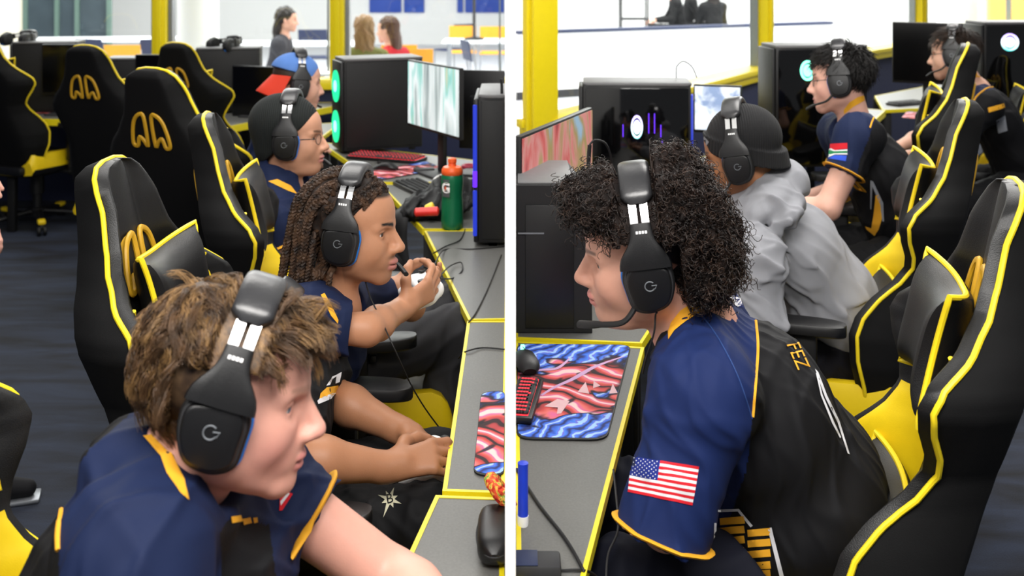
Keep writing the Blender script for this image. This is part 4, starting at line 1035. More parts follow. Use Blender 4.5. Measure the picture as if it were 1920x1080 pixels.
# ---- left room
tw = tower('black tower with two green fans beside the man in the red and blue cap', (*D(645, 290, ZT)[:2], ZT), math.radians(22), (.43, .22, .50))
monitor('lit monitor showing a street scene beside the green-lit tower', P(811, 184, 5.05), 180 + 31, .53, .31, 'screen1')
monitor('dark back of a monitor by the divider behind the lit street-scene monitor', P(905, 205, 5.1), 74, .21, .36, 'off')
tw = tower('black tower with purple strips against the divider, behind the green bottle', (-.118, 3.74, ZT), 0, (.10, .36, .535), front='none')
mb = MB(); mb.box((-.012, .002, .36), (.012, .012, .28), R=Rz(PI / 4), bev=.003); mb.box((-.012, .002, .12), (.012, .012, .16), R=Rz(PI / 4), bev=.003); obj('light_strip', mb, M['g_blue'], tw)
mb = MB(); mb.box((-.012, .002, .24), (.013, .013, .06), R=Rz(PI / 4), bev=.003); obj('light_strip', mb, M['g_purple'], tw)
tp = P(943, 172, 3.76); cable('usb_plug', [tp + V(-.004, 0, -.01), tp + V(-.004, 0, .02), tp + V(-.006, 0, .045)], .005, 'black plug standing on the tower with purple strips', 'plug', n=6)
# back row along the window
for (px, py, rz, lab, d) in [(367, 90, 8, 'tall tower by the window with a headset lying on top, right of the turned-away chairs', 7.15), (22, 79, 6, 'tower by the window at the far left with a headset on top', 7.15), (196, 109, 3, 'dark tower behind the turned-away chair between two black monitors', 7.2)]:
    p = P(px, py, d); tower(lab, (p[0], p[1], ZT), math.radians(rz), (.42, .2, p[2] - ZT), front='none', top='greytop')
for (px, py, d, yaw, lab, w_) in [(116, 130, 7.1, 268, 'black monitor beside the far left tower', .26), (295, 150, 7.05, 262, 'black monitor behind the nearest turned-away chair', .3), (478, 172, 7.0, 250, 'black monitor left of the man in the red and blue cap', .34)]:
    monitor(lab, P(px, py, d), yaw, w_, .32, 'off')
mat_pad('blue and pink mouse mat on the far left desk with the yellow front edge', [dl(62, 214), dl(146, 216), dl(150, 206), dl(66, 205)])
keyboard('dark keyboard on the far left desk behind the mouse mat', (*dl(100, 200), ZT), 0, .34, .12)
# desk with the red keyboard
mat_pad('blue and pink mouse mat under the black mouse, by the red lit keyboard', [dl(660, 329), dl(716, 338), dl(835, 318), dl(800, 304)])
keyboard('keyboard with red lit keys in front of the green-lit tower', (*dl(725, 299), ZT), math.radians(-22), .40, .14, 'g_red')
mouse('black mouse on the blue and pink mat near the red keyboard', (*dl(723, 320), ZT + .005), math.radians(160))
keyboard('dark keyboard left of the green bottle', (*dl(790, 358), ZT), math.radians(-62), .36, .13)
# bottle
bc = D(848, 428, ZT)
r = thing('sports_bottle', 'green squeeze bottle with orange lid on the desk by the divider', 'bottle', loc=bc)
M['bgreen'] = mat('green_bottle', '#0f6b45', .35, var=.05); M['borange'] = mat('orange_lid', '#f0622a', .4, var=.04)
mb = MB(); mb.lathe([(.036, 0), (.041, .006), (.042, .03), (.040, .10), (.038, .125), (.040, .15), (.042, .18), (.041, .198), (.038, .206), (.03, .208)], 32); obj('body', mb, M['bgreen'], r)
mb = MB(); mb.lathe([(.039, .204), (.041, .208), (.040, .222), (.034, .232), (.016, .236), (.014, .246), (.017, .25), (.016, .262), (.008, .266), (.0, .266)], 28); obj('lid', mb, M['borange'], r)
M['patch'] = mat('grey_label', '#55595c', .4)
lm = MB(); an = np.linspace(-2.55, -1.75, 12)
for i in range(11):
    a, c = an[i], an[i + 1]; q = lambda a, z: (.0418 * math.cos(a), .0418 * math.sin(a), z)
    lm.add([q(a, .125), q(c, .125), q(c, .19), q(a, .19)], [(0, 1, 2, 3)])
obj('label_patch', lm, M['patch'], r)
vs, fs = text_mb('G', .05, .0004, bold=.002); ang = -2.15
vs = np.array([((.0428 + z) * math.cos(ang + x / .042), (.0428 + z) * math.sin(ang + x / .042), .158 + y) for x, y, z in vs]); mb = MB(); mb.add(vs, fs); obj('letter', mb, M['white'], r)
zz = [(.003, .012), (-.006, -.002), (-.001, -.002), (-.004, -.013), (.006, .003), (.001, .003)]
mb = MB(); mb.add([((.0436) * math.cos(ang + x / .042), .0436 * math.sin(ang + x / .042), .158 + y) for x, y in zz], [(0, 1, 2, 3, 4, 5)]); obj('bolt_mark', mb, M['borange'], r)
# bag slumped over the desk edge
def blob(name, build, m, parent=None, h=.006, disp=None, **k):
    X = S(); build(X); X.disp = disp; v, f = X.net(h); me = quick_mesh(name, v, f)
    if parent is not None: return place_mesh(name, me, m, parent)
    me.materials.append(m); return link(bpy.data.objects.new(name, me), None, **k)
M['bagcloth'] = mat('black_nylon', '#0b0b0d', .6, bump=.3, bscale=500, spec=.3)
q = D(815, 405, ZT); bg_ = thing('backpack', 'black bag slumped on the desk left of the green bottle', 'bag', loc=(q[0], q[1], ZT))
def bb_(X):
    X.ell(q + V(.02, .02, .045), (.13, .14, .055), None, .03); X.ell(q + V(.06, .12, .07), (.10, .09, .075), None, .03); X.ell(q + V(-.07, -.05, .03), (.07, .08, .035), None, .03)
blob('bag_body', bb_, M['bagcloth'], bg_, disp=folds(77, .008, 45))
mb = MB(); e_ = P(752, 395, 4.25); cable_p = spline([q + V(-.05, .0, .05), P(762, 392, 4.2), P(748, 410, 4.12), P(745, 455, 4.1), P(752, 510, 4.08)], 24); mb.tube(cable_p, np.interp(np.linspace(0, 1, 24), [0, .3, 1], [.03, .045, .05]), 12, flat=.35); obj('shoulder_strap', mb, M['bagcloth'], bg_, rel=False)
q2 = D(800, 398, ZT + .09); mb = MB(); mb.tube([q2 + V(-.045, 0, .0), q2 + V(-.04, 0, 0), q2 + V(.04, .0, .004), q2 + V(.046, 0, .004)], [.008, .016, .017, .008], 14); obj('red_pouch', mb, mat('red_rubber', '#e0322c', .4), None, 'small red case lying on the black bag by the green bottle', 'case')
q2 = D(806, 388, ZT + .10); mb = MB(); mb.lathe([(.0, -.016), (.012, -.016), (.014, -.01), (.014, .012), (.011, .016), (0, .016)], 16, c=q2, R=Ry(1.1)); obj('lighter_cap', mb, mat('yellow_cap', '#f0d23a', .4), None, 'small yellow cap lying above the red case on the black bag', 'cap')
mb = MB(); mb.prism(rounded([(-.05, -.025), (.05, -.025), (.05, .025), (-.05, .025)], .012), .018, c=D(795, 322, ZT + .001), R=Rz(.2), bev=.005); obj('power_bank', mb, M['dark'], None, 'dark rounded box at the right of the blue mat by the street-scene monitor', 'box')
mb = MB(); q2 = D(880, 312, ZT + .012); mb.tube([q2 + V(.03 * math.cos(a), .03 * math.sin(a), 0) for a in np.linspace(0, 2 * PI, 24, endpoint=False)], .010, 8, closed=True); obj('wrist_loop', mb, mat('pink_loop', '#d83a5a', .5), None, 'pink ring lying behind the green bottle by the divider', 'ring')
mb = MB(); mb.tube(spline([D(812, 358, ZT + .003), D(812, 340, ZT + .02), D(822, 330, ZT + .03), D(842, 326, ZT + .02), D(858, 340, ZT + .003)], 24), .004, 8); obj('white_cable', mb, M['white'], None, 'short white cable arching behind the green bottle', 'cable')
# front desk: case with a bright braided loop
cs = thing('eyewear_case', 'black rounded case at the bottom by the divider on the nearest left desk', 'case', loc=(*dl(928, 1030), ZT))
R = []
for y in np.linspace(-1, 1, 13):
    e = max(.05, 1 - y ** 4) ** .5; R.append([(.030 * e * math.copysign(abs(math.cos(a)) ** .6, math.cos(a)) - .0, y * .075, .0265 + .026 * e * math.copysign(abs(math.sin(a)) ** .7, math.sin(a))) for a in np.linspace(0, 2 * PI, 20, endpoint=False)])
mb = MB(); mb.rings(np.array(R)); obj('shell', mb, M['black'], cs)
mb = MB(); mb.tube([(.0312 * math.cos(a) * 1, .076 * math.sin(a), .027) for a in np.linspace(0, 2 * PI, 30, endpoint=False)], .0016, 6, closed=True); obj('seam', mb, M['dark'], cs)
M['braid'] = ramp_mat('bright_braid', [(.35, '#c22a1c'), (.48, '#e2542a'), (.55, '#f0c24a'), (.64, '#5c9a3a')], scale=55, detail=2, dist=1.5, rough=.7)
c0 = D(932, 975, ZT); mb = MB(); n = 60
for ph in (0, PI):
    mb.tube([(c0[0] + .006 + .030 * math.cos(a) * .55 + .006 * math.cos(9 * a + ph), c0[1] + .05 * math.sin(a), ZT + .05 + .03 * math.cos(a + 2.4) + .006 * math.sin(9 * a + ph)) for a in np.linspace(0, 2 * PI, n, endpoint=False)], .0075, 8, closed=True)
obj('braided_loop', mb, M['braid'], None, 'red and orange braided loop leaning on the black case at the bottom left desk', 'lanyard')
mat_pad('blue and red mouse mat cut by the divider on the left desk', [dl(887, 893), dl(945, 897), dl(947, 735), dl(902, 738)])
cable('desk_cable', [D(946, 655, ZT + .003), D(905, 652, ZT + .003), D(872, 660, ZT + .002), D(860, 672, .70)], .002, 'thin black cable crossing the left desk edge below the yellow corner', 'cable')
cable('desk_cable', [D(940, 478, ZT + .003), D(915, 540, ZT + .003), D(893, 585, ZT + .003), D(879, 604, ZT + .003)], .0022, 'black cable running down the left desk past its yellow join', 'cable')
cable('desk_cable', [D(946, 462, ZT + .003), D(885, 467, ZT + .003), D(835, 468, ZT + .003), P(818, 490, 3.3), P(806, 525, 3.0)], .0022, 'black controller cable over the desk edge near the green bottle', 'cable')
cable('desk_cable', [D(872, 430, ZT + .003), D(862, 450, ZT + .004), D(835, 462, ZT + .004), D(812, 475, ZT + .003)], .0022, 'second thin cable crossing under the green bottle', 'cable')
cable('desk_cable', [P(823, 520, 3.0), D(842, 500, ZT + .02), D(864, 492, ZT + .01), D(866, 508, ZT + .004), D(848, 522, ZT + .004), P(826, 522, 3.0)], .0022, 'looped cable beside the white controller', 'cable')

# ---- right room
p = P(1093, 155, 4.28)
tw = tower('black glass-sided tower with a violet ring fan behind the curly-haired man', (p[0], p[1], ZT), math.radians(-4), (.43, .21, p[2] - ZT), glass=True, front='none', fans=[(.215, .345, .058, 'ring')], fsx=.5)
mb = MB(); mb.box((.436, .05, .30), (.008, .05, .34), R=Rz(-.25), bev=.003); obj('light_strip', mb, M['g_blue'], tw)
for x_, z_, h_ in ((.262, .36, .08), (.285, .36, .08), (.31, .33, .05), (.315, .27, .04), (.16, .33, .05)):
    mb = MB(); mb.box((x_, -.0065, z_), (.004, .001, h_)); obj('light_bar', mb, M['g_purple'], tw)
p = P(1268, 146, 4.4); cable('cable_stub', [p, p + V(0, 0, .03), p + V(.004, 0, .05), p + V(.03, .0, .068), p + V(.065, 0, .045), p + V(.085, 0, .0)], .0028, 'thin looped cable plugged into the top of the glass-sided tower', 'cable')
a, c = P(975, 265, 2.98), P(1112, 203, 3.62); ctr = (a + c) / 2 - V(0, 0, .165)
monitor('monitor with a red game picture, behind the nearest right tower', ctr, math.degrees(math.atan2(-(c - a)[0], (c - a)[1])), float(np.linalg.norm((c - a)[:2])) - .03, .33, 'screen2')
# near tower with a chamfered top
r = thing('computer_tower', 'grey-topped tower left of the curly-haired man with a plug in its top', 'computer', loc=(XR + .002, 2.86, ZT), group='desktop computer towers')
hh = .40; wd = .205
prof = [(0, 0), (wd, 0), (wd - .005, hh - .055), (wd - .05, hh), (0, hh)]
mb = MB(); mb.prism(prof, .34, R=np.array([[1, 0, 0], [0, 0, 1], [0, 1, 0.]]), bev=.004); obj('case', mb, M['blackm'], r, smooth=False)
mb = MB(); mb.box((.08, .17, hh + .002), (.15, .33, .005), bev=.002); obj('top_panel', mb, M['greytop'], r)
mb = MB(); mb.box((.178, .15, hh - .022), (.058, .14, .004), R=Ry(.88), bev=.0015); obj('port_strip', mb, M['steel'], r)
mb = MB(); mb.box((.09, -.002, .18), (.13, .005, .33), bev=.002); obj('front_panel', mb, M['black'], r)
mb = MB(); mb.box((.04, -.0055, .27), (.07, .003, .004)); obj('trim', mb, M['steel'], r)
mb = MB(); mb.ball((.185, .1, hh - .03), .004); obj('power_light', mb, M['g_red'], r)
p = P(1103, 305, 3.0); cable('usb_cable', [p + V(0, 0, -.01), p + V(0.002, 0, .02), p + V(.004, 0, .05)], .006, 'black plug upright in the top of the grey-topped tower', 'plug', n=8)
cable('usb_cable', [p + V(.004, 0, .05), p + V(.02, .01, .062), p + V(.05, .02, .05), p + V(.07, .05, .0), p + V(.08, .08, -.09)], .003, 'thin cable curving from the plug on the grey-topped tower', 'cable')
mat_pad('large blue and red printed mouse mat in front of the curly-haired man', [dl(968.5, 826), dl(1138, 828), dl(1184, 649), dl(969, 647)], r=.035)
# pale fang shapes printed on it are flat parts of the mat
MT = [o for o in bpy.data.objects if o.get('label', '').startswith('large blue and red')][0]
M['fang'] = mat('pale_print', '#dcb4b8', .75)
fm = MB(); zf = ZT + .0058
for pl in ([(1020, 762), (1045, 748), (1068, 752), (1052, 775), (1044, 776), (1046, 764)], [(1083, 735), (1105, 738), (1098, 716)], [(1112, 728), (1126, 723), (1113, 714)], [(1142, 738), (1158, 737), (1149, 719)]):
    fm.add([D(x, y, zf) for x, y in pl], [tuple(range(len(pl)))])
obj('fang_print', fm, M['fang'], MT, rel=False, smooth=False)
fm = MB()
for cc in ([(1015, 741), (1040, 726), (1075, 710), (1110, 690), (1140, 678), (1170, 668)], [(975, 700), (1010, 694), (1045, 690), (1068, 672)]): 
    q = spline([D(x, y, zf - .0005) for x, y in cc], 24); fm.tube(q, np.interp(np.linspace(0, 1, 24), [0, .5, 1], [.003, .007, .002]), 8, flat=.1, up=(0, 0, 1))
obj('tongue_print', fm, mat('tongue_print', '#c8a0c8', .75), MT, rel=False)
mouse('black mouse with a green lit wheel on the large mat', (*dl(985, 690), ZT + .005), math.radians(100), 'g_green2')
keyboard('keyboard with red lit legends cut by the divider on the large mat', (*dl(984, 762), ZT + .005), math.radians(82), .22, .06, 'g_red')
cn = thing('drink_tumbler', 'blue tumbler with white base cut by the divider at the bottom of the right desk', 'tumbler', loc=(XR + .0105, D(968, 985, ZT)[1], ZT))
mb = MB(); mb.lathe([(.0, .018), (.0092, .018), (.009, .10), (.0095, .11), (.0, .112)], 24); obj('body', mb, mat('cobalt_blue', '#1c3fd0', .35), cn)
mb = MB(); mb.lathe([(.0, .0), (.009, .0), (.0097, .004), (.0097, .018), (.0, .018)], 24); obj('base', mb, M['white'], cn)
bx = thing('adapter_box', 'small black box at the bottom edge of the right desk', 'box', loc=(*dl(1008, 1074), ZT))
mb = MB(); mb.box((0, 0, .012), (.075, .05, .024), bev=.005); obj('shell', mb, M['dark'], bx)
mb = MB(); mb.box((-.018, 0, .0245), (.036, .046, .0012), bev=.0005); obj('label_plate', mb, M['navy'], bx)
cable('desk_cable', [D(969, 880, ZT + .004), D(1010, 945, ZT + .004), D(1060, 1010, ZT + .004), D(1092, 1066, ZT + .004), D(1096, 1085, ZT - .02)], .003, 'thick black cable running diagonally over the right desk', 'cable')
cable('desk_cable', [D(1050, 1070, ZT + .004), D(1090, 1069, ZT + .004), D(1112, 1076, .72), D(1125, 1090, .68)], .0022, 'short black cable from the small black box over the desk edge', 'cable')
p = P(1455, 86, 5.15)
tower('dark glass-sided tower with green fan in front of the man with glasses', (p[0], p[1], ZT), math.radians(6), (.46, .22, p[2] - ZT), glass=True, front='none', fans=[(.155, p[2] - ZT - .12, .06, 'g_green2'), (.33, .13, .045, 'g_green')], fsx=.75)
p = P(1846, 42, 5.9)
tower('dark tower with a violet ring fan at the top right edge', (p[0], p[1], ZT), math.radians(4), (.44, .22, p[2] - ZT), glass=True, front='none', fans=[(.14, p[2] - ZT - .11, .06, 'ring')])
monitor('black monitor on a stand before the far player with a headset', P(1738, 100, 6.0), 240, .36, .33, 'off')
monitor('pale lit monitor half hidden behind the glass-sided tower', P(1345, 205, 4.75), 250, .2, .2, 'screen3')
keyboard('dark keyboard on the far desk under the black monitor', (*dl(1700, 196), ZT), .5, .3, .12)
mat_pad('pale blue mouse mat on the far right desk', [dl(1690, 222), dl(1722, 224), dl(1735, 212), dl(1700, 210)])
# ---------------------------------------------------------------- the cast
M['hb'] = mat('headband_leather', '#2a2a2c', .34, bump=.12, bscale=160, spec=.6)
M['pgold'] = cloth('#e6a62c', .7); M['pwhite'] = cloth('#d8d8dc', .7); M['pred'] = cloth('#c8202c', .7); M['pblue'] = cloth('#1c2c7c', .7); M['pblk'] = cloth('#08080a', .8); M['pgreen'] = cloth('#1c7a4a', .7); M['pgrey'] = cloth('#8c8f96', .7); M['pblue2'] = cloth('#2c4fc0', .7)
def navy_in(*polys, black=()):
    def z(fc, RT, J):
        p = to_px(fc); m = np.ones(len(fc), int)
        for q in polys: m[in_poly(p, q)] = 0
        for q in black: m[in_poly(p, q)] = 1
        return m
    return z
def deco(name, R, polys, m, step=8, parent=None, smooth=False, off=.0014, label=None, bvh=None):
    mb = MB()
    for q in polys:
        v, f = print_on(bvh or R['bvh'], q, step, off, smooth)
        if len(v): mb.add(v, f)
    if mb.n: return obj(name, mb, m, parent or R['shirt'], rel=False, sharp=0)
def piping(R, pts, m, r=.0022, n=50, name='piping'):
    q = line_on(R['bvh'], pts, n, .0006)
    if len(q) > 3: mb = MB(); mb.tube(q, r, 6); obj(name, mb, m, R['shirt'], rel=False)
def us_flag(R, tl, tr, br, bl, canton=(.42, .54), bow=0.):
    tl, tr, br, bl = map(np.array, (tl, tr, br, bl))
    def at(u, v): return (1 - v) * ((1 - u) * tl + u * tr) + v * ((1 - u) * bl + u * br) + np.array([0, bow * math.sin(PI * u)])
    def quad(u0, u1, v0, v1, k=6): return [at(u, v0) for u in np.linspace(u0, u1, k)] + [at(u, v1) for u in np.linspace(u1, u0, k)]
    red = []; wh = []
    for i in range(13): (red if i % 2 == 0 else wh).append(quad(canton[0] if i < 7 else 0, 1, i / 13, (i + 1) / 13))
    f = deco('flag_patch', R, red, M['pred'], 7); deco('white_stripes', R, wh, M['pwhite'], 7, f); deco('canton', R, [quad(0, canton[0], 0, 7 / 13)], M['pblue'], 7, f)
    st = []
    for j in range(9):
        for i in range(6 if j % 2 == 0 else 5):
            c = at(canton[0] * (i + (.6 if j % 2 == 0 else 1.1)) / 6.2, 7 / 13 * (j + .7) / 9.4); r = .007 * np.linalg.norm(tr - tl) + .3; st.append([c + r * np.array([math.cos(a), math.sin(a)]) for a in np.linspace(0, 2 * PI, 6, endpoint=False)])
    deco('stars', R, st, M['pwhite'], 20, f, off=.0019); return f

# --- 1 the tousled man
h1 = Head((-.378, 1.436, 1.146), 5, 9, -4, 1.045, nose=1.12, brow=.5)
J = dict(N=V(-.462, 1.45, 1.035), C=V(-.53, 1.45, .87), B=V(-.58, 1.46, .75), Pv=V(-.60, 1.48, .61), SL=P(448, 880, 1.62), SR=P(250, 1045, 1.29), EL=P(742, 1092, 1.62), WL=V(-.085, 1.52, .785), ER=V(-.36, 1.18, .80), WR=V(-.14, 1.24, .79))
for s, q in (('L', 1), ('R', -1)): J['hip' + s] = J['Pv'] + V(.03, q * .09, -.03); J['knee' + s] = V(-.2, 1.48 + q * .14, .56); J['ank' + s] = V(-.2, 1.48 + q * .15, .09)
z = navy_in([(111, 1300), (111, 1000), (125, 905), (170, 840), (240, 780), (300, 700), (640, 700), (700, 1300)], black=[[(418, 1100), (412, 1000), (432, 970), (505, 985), (520, 1100)]])
R = person('young man with tousled light brown hair and navy jersey, nearest the camera', h1, J, (('#d9a08e', '#bd7470', '#8a6a55'), dict(scalp='#4a3626', blush='#d47f7c')), zone=z, res=.003, sres=.004, sleeve=.45, sleeve_r=(.074, .072), chest=(.125, .175), cuffs=M['pgold'], seed=3, neck=.056, neck_hole=.060, hole_up=.05, pads=[(P(252, 858, 1.45), (.055, .09, .045)), (V(-.40, 1.50, .86), (.09, .13, .11))], eye='#5a6f86', hands=(None, None), arm_r=(.05, .042, .03), fold=.0045)
deco('collar', dict(bvh=R['cbvh'], shirt=R['shirt']), [[(268, 818), (285, 815), (320, 850), (345, 900), (353, 938), (338, 925), (312, 888), (300, 855)]], M['pgold'], 7)
piping(R, [(126, 902), (115, 960), (109, 1000), (110, 1032)], M['pgold'], .0032); deco('chest_print', R, [[(432, 969), (450, 966), (454, 977), (434, 981)], [(453, 973), (468, 970), (471, 980), (456, 984)], [(473, 971), (481, 970), (482, 979), (475, 981)]], M['pgold'], 6)
deco('flag_patch', R, [[(524, 928), (540, 922), (548, 926), (528, 957), (522, 958)]], M['pred'], 6); deco('flag_stripes', R, [[(524, 940), (538, 924), (542, 925), (525, 948)]], M['pwhite'], 6, off=.0018)
headset('black headset worn by the man with tousled light brown hair', h1, mic=False, tilt=.16)
PR = {'m1': R}

# --- 2 slouching player behind him, head bowed out of sight
h2 = Head((-.56, 2.28, .915), 0, 38, 0, 1.03)
J = dict(N=V(-.55, 2.28, .79), C=V(-.515, 2.28, .70), B=V(-.55, 2.29, .60), Pv=V(-.58, 2.30, .54), SL=V(-.47, 2.48, .79), SR=V(-.48, 2.09, .79), EL=P(618, 742, 2.44), WL=P(752, 808, 2.34), ER=P(548, 858, 2.05), WR=P(728, 876, 2.12))
for s, q in (('L', 1), ('R', -1)): J['hip' + s] = J['Pv'] + V(.04, q * .09, .0); J['knee' + s] = V(-.17, 2.28 + q * .13, .60); J['ank' + s] = V(-.30, 2.28 + q * .14, .09)
R = person('player slouching in a black jersey with a white controller, head out of sight', h2, J, (('#9a6a4c', '#7a4a40', '#20140e'), dict(scalp='#120c0a')), zone=None, shirt_cols=(BLK, BLK), res=.004, sres=.005, sleeve=.85, cuffs=None, seed=8, hands=(dict(f=(.75, -.35, -.12), p=(0, -.5, -.8), curl=(.7, .8, .9, .9)), dict(f=(.92, .28, .10), p=(-.1, .6, -.8), curl=(.8, .9, 1., 1.))), arm_r=(.046, .041, .027), trousers='#0c0c0e')
deco('chest_print', R, [[(594, 752), (600, 746), (630, 735), (620, 748), (596, 758)]], M['pwhite'], 5); deco('chest_print_band', R, [[(600, 738), (612, 727), (634, 722), (631, 738), (598, 748)]], M['pgold'], 5); deco('chest_letter', R, [[(611, 724), (622, 707), (640, 698), (636, 716), (628, 719), (630, 706), (622, 712), (618, 722)]], M['pwhite'], 5)
st = []
for k in range(8):
    a = PI / 2 * 0 + k * PI / 4 + .35; L_ = (24, 17)[k % 2] * (1.5 if k == 2 else 1); c = np.array([731, 937]); st.append([c + 9 * np.array([math.cos(a - .4), math.sin(a - .4)]), c + L_ * np.array([math.cos(a), math.sin(a)]), c + 9 * np.array([math.cos(a + .4), math.sin(a + .4)])])
lg = deco('star_emblem', R, st + [[np.array([731, 937]) + 10 * np.array([math.cos(a), math.sin(a)]) for a in np.linspace(0, 2 * PI, 12, endpoint=False)]], cloth('#b8b49a', .7), 6, R['legs'], bvh=R['legs_bvh'])
def letter_px(s, c, size, ang=0., shear=0.):
    vs, fs = text_mb(s, 1.0, 0.0); q = vs[:, :2] * size * np.array([1, -1]); q[:, 0] -= q[:, 1] * shear; ca, sa = math.cos(ang), math.sin(ang); q = np.stack([q[:, 0] * ca - q[:, 1] * sa + c[0], q[:, 0] * sa + q[:, 1] * ca + c[1]], 1); return q, fs
def text_on(R, s, c, size, m, ang=0., shear=0., parent=None, bvh=None, off=.0022, name='lettering', sub=True):
    q, fs = letter_px(s, c, size, ang, shear); v = [ray_px(bvh or R['bvh'], x, y, off) for x, y in q]; fs = [f for f in fs if all(v[i] is not None for i in f)]
    if not fs: return
    v = [p if p is not None else V(0, 0, 0) for p in v]; mb = MB(); mb.add(v, fs); return obj(name, mb, m, parent or R['shirt'], rel=False, smooth=False)
text_on(R, 'B', (731, 937), 26, M['pblk'], -.25, .1, R['legs'], R['legs_bvh'], .0026)
headset('black headset of the slouching player, hidden behind the tousled hair', h2, mic=False)
def controller(label, c, f, up, col='white', s=1.):
    r = thing('game_controller', label, 'controller', loc=tuple(c)); R_ = frame(f, up); X = S()
    for q in (-1, 1): X.chain([R_ @ V(.015, q * .038, 0) * s, R_ @ V(-.012, q * .052, -.004) * s, R_ @ V(-.05, q * .062, -.016) * s], [.024 * s, .023 * s, .013 * s], .015)
    X.box((0, 0, 0), np.array((.028, .045, .016)) * s, R_, .012 * s, .015); v, f_ = X.net(.004); me = quick_mesh('shell', v, f_); me.materials.append(M[col]); o = bpy.data.objects.new('shell', me); link(o, r)
    for (x, y) in ((.012, .045), (-.012, -.022)): mb = MB(); mb.lathe([(.006, .012), (.006, .024), (.010, .026), (.010, .03), (0, .029)], 14, c=(0, 0, 0)); me = mb.mesh('k'); me.transform(Matrix.Translation(Vector(R_ @ V(x, y, 0) * s)) @ Matrix(R_.tolist()).to_4x4()); me.materials.append(M['black']); link(bpy.data.objects.new('thumb_stick', me), r)
    for i in range(4): a = i * PI / 2; mb = MB(); mb.lathe([(.0045, .012), (.0045, .021), (0, .022)], 10); me = mb.mesh('b'); me.transform(Matrix.Translation(Vector(R_ @ V(.012 + .011 * math.cos(a), -.045 + .011 * math.sin(a), 0) * s)) @ Matrix(R_.tolist()).to_4x4()); me.materials.append(M['dark']); link(bpy.data.objects.new('button', me), r)
    return r
controller('white controller held low at the desk edge by the slouching player', P(815, 866, 2.25), (1, -.1, -.1), (-.3, -.1, 1))

# --- 3 the man with locs
h3 = Head((-.389, 2.604, 1.082), -7, 4, -2, 1.051, lip=1.5, nose=1.08, brow=1.1, under='#5a3a2a', hl=lambda q: .082 - .8 * np.clip(.055 - q[:, 0], 0, .16) - .03 * np.clip((.03 - q[:, 0]) * 30, 0, 1))
J = dict(N=V(-.45, 2.62, .872), C=V(-.51, 2.65, .73), B=V(-.56, 2.86, .66), Pv=V(-.60, 3.08, .56), SL=V(-.42, 2.83, .86), SR=P(556, 612, 2.44), EL=V(-.28, 2.96, .78), WL=P(728, 540, 2.9), ER=P(688, 618, 2.48), WR=P(752, 580, 2.68))
for s, q in (('L', 1), ('R', -1)): J['hip' + s] = J['Pv'] + V(.04, q * .09, .0); J['knee' + s] = V(-.16, 3.27 + q * .12, .655); J['ank' + s] = V(-.28, 3.25 + q * .14, .09)
R = person('man with dark twisted locs in a navy jersey holding a white controller', h3, J, (('#b98464', '#b0706a', '#1a100c'), dict(scalp='#2a1c14', beard=('#2e1c14', .55, .95))), zone=navy_in([(0, 0), (2000, 0), (2000, 2000), (0, 2000)]), res=.0032, sres=.004, sleeve=.72, sleeve_r=(.066, .062), cuffs=None, seed=12, arm_r=(.040, .036, .026), trousers='#38383b', eye='#2a1810', neck=.054,
   hands=(dict(f=(.9, -.25, .05), p=(.1, -.5, .7), curl=(.7, .8, .9, .9)), dict(f=(.72, .55, .38), p=(-.25, .75, .3), curl=(1., .95, .9, .9), thumb=.8, side=-1)))
deco('collar', dict(bvh=R['cbvh'], shirt=R['shirt']), [[(601, 553), (608, 550), (622, 575), (634, 600), (633, 607), (620, 592)]], M['pgold'], 5); deco('collar', dict(bvh=R['cbvh'], shirt=R['shirt']), [[(526, 532), (548, 524), (546, 530), (530, 541)]], M['pgold'], 5)
headset('black headset worn by the man with locs', h3, tilt=.02)
controller('white controller in the hands of the man with locs', P(797, 538, 2.83), (.85, .35, .2), (-.2, -.1, .9))
cable('headset_cable', [h3.w(.0, .07, -.06), P(690, 545, 2.55), P(715, 600, 2.5), P(740, 655, 2.45), P(770, 720, 2.5), P(800, 770, 2.55), P(838, 820, 2.6)], .0018, 'thin headset cable hanging before the man with locs', 'cable')
PR['m3'] = R

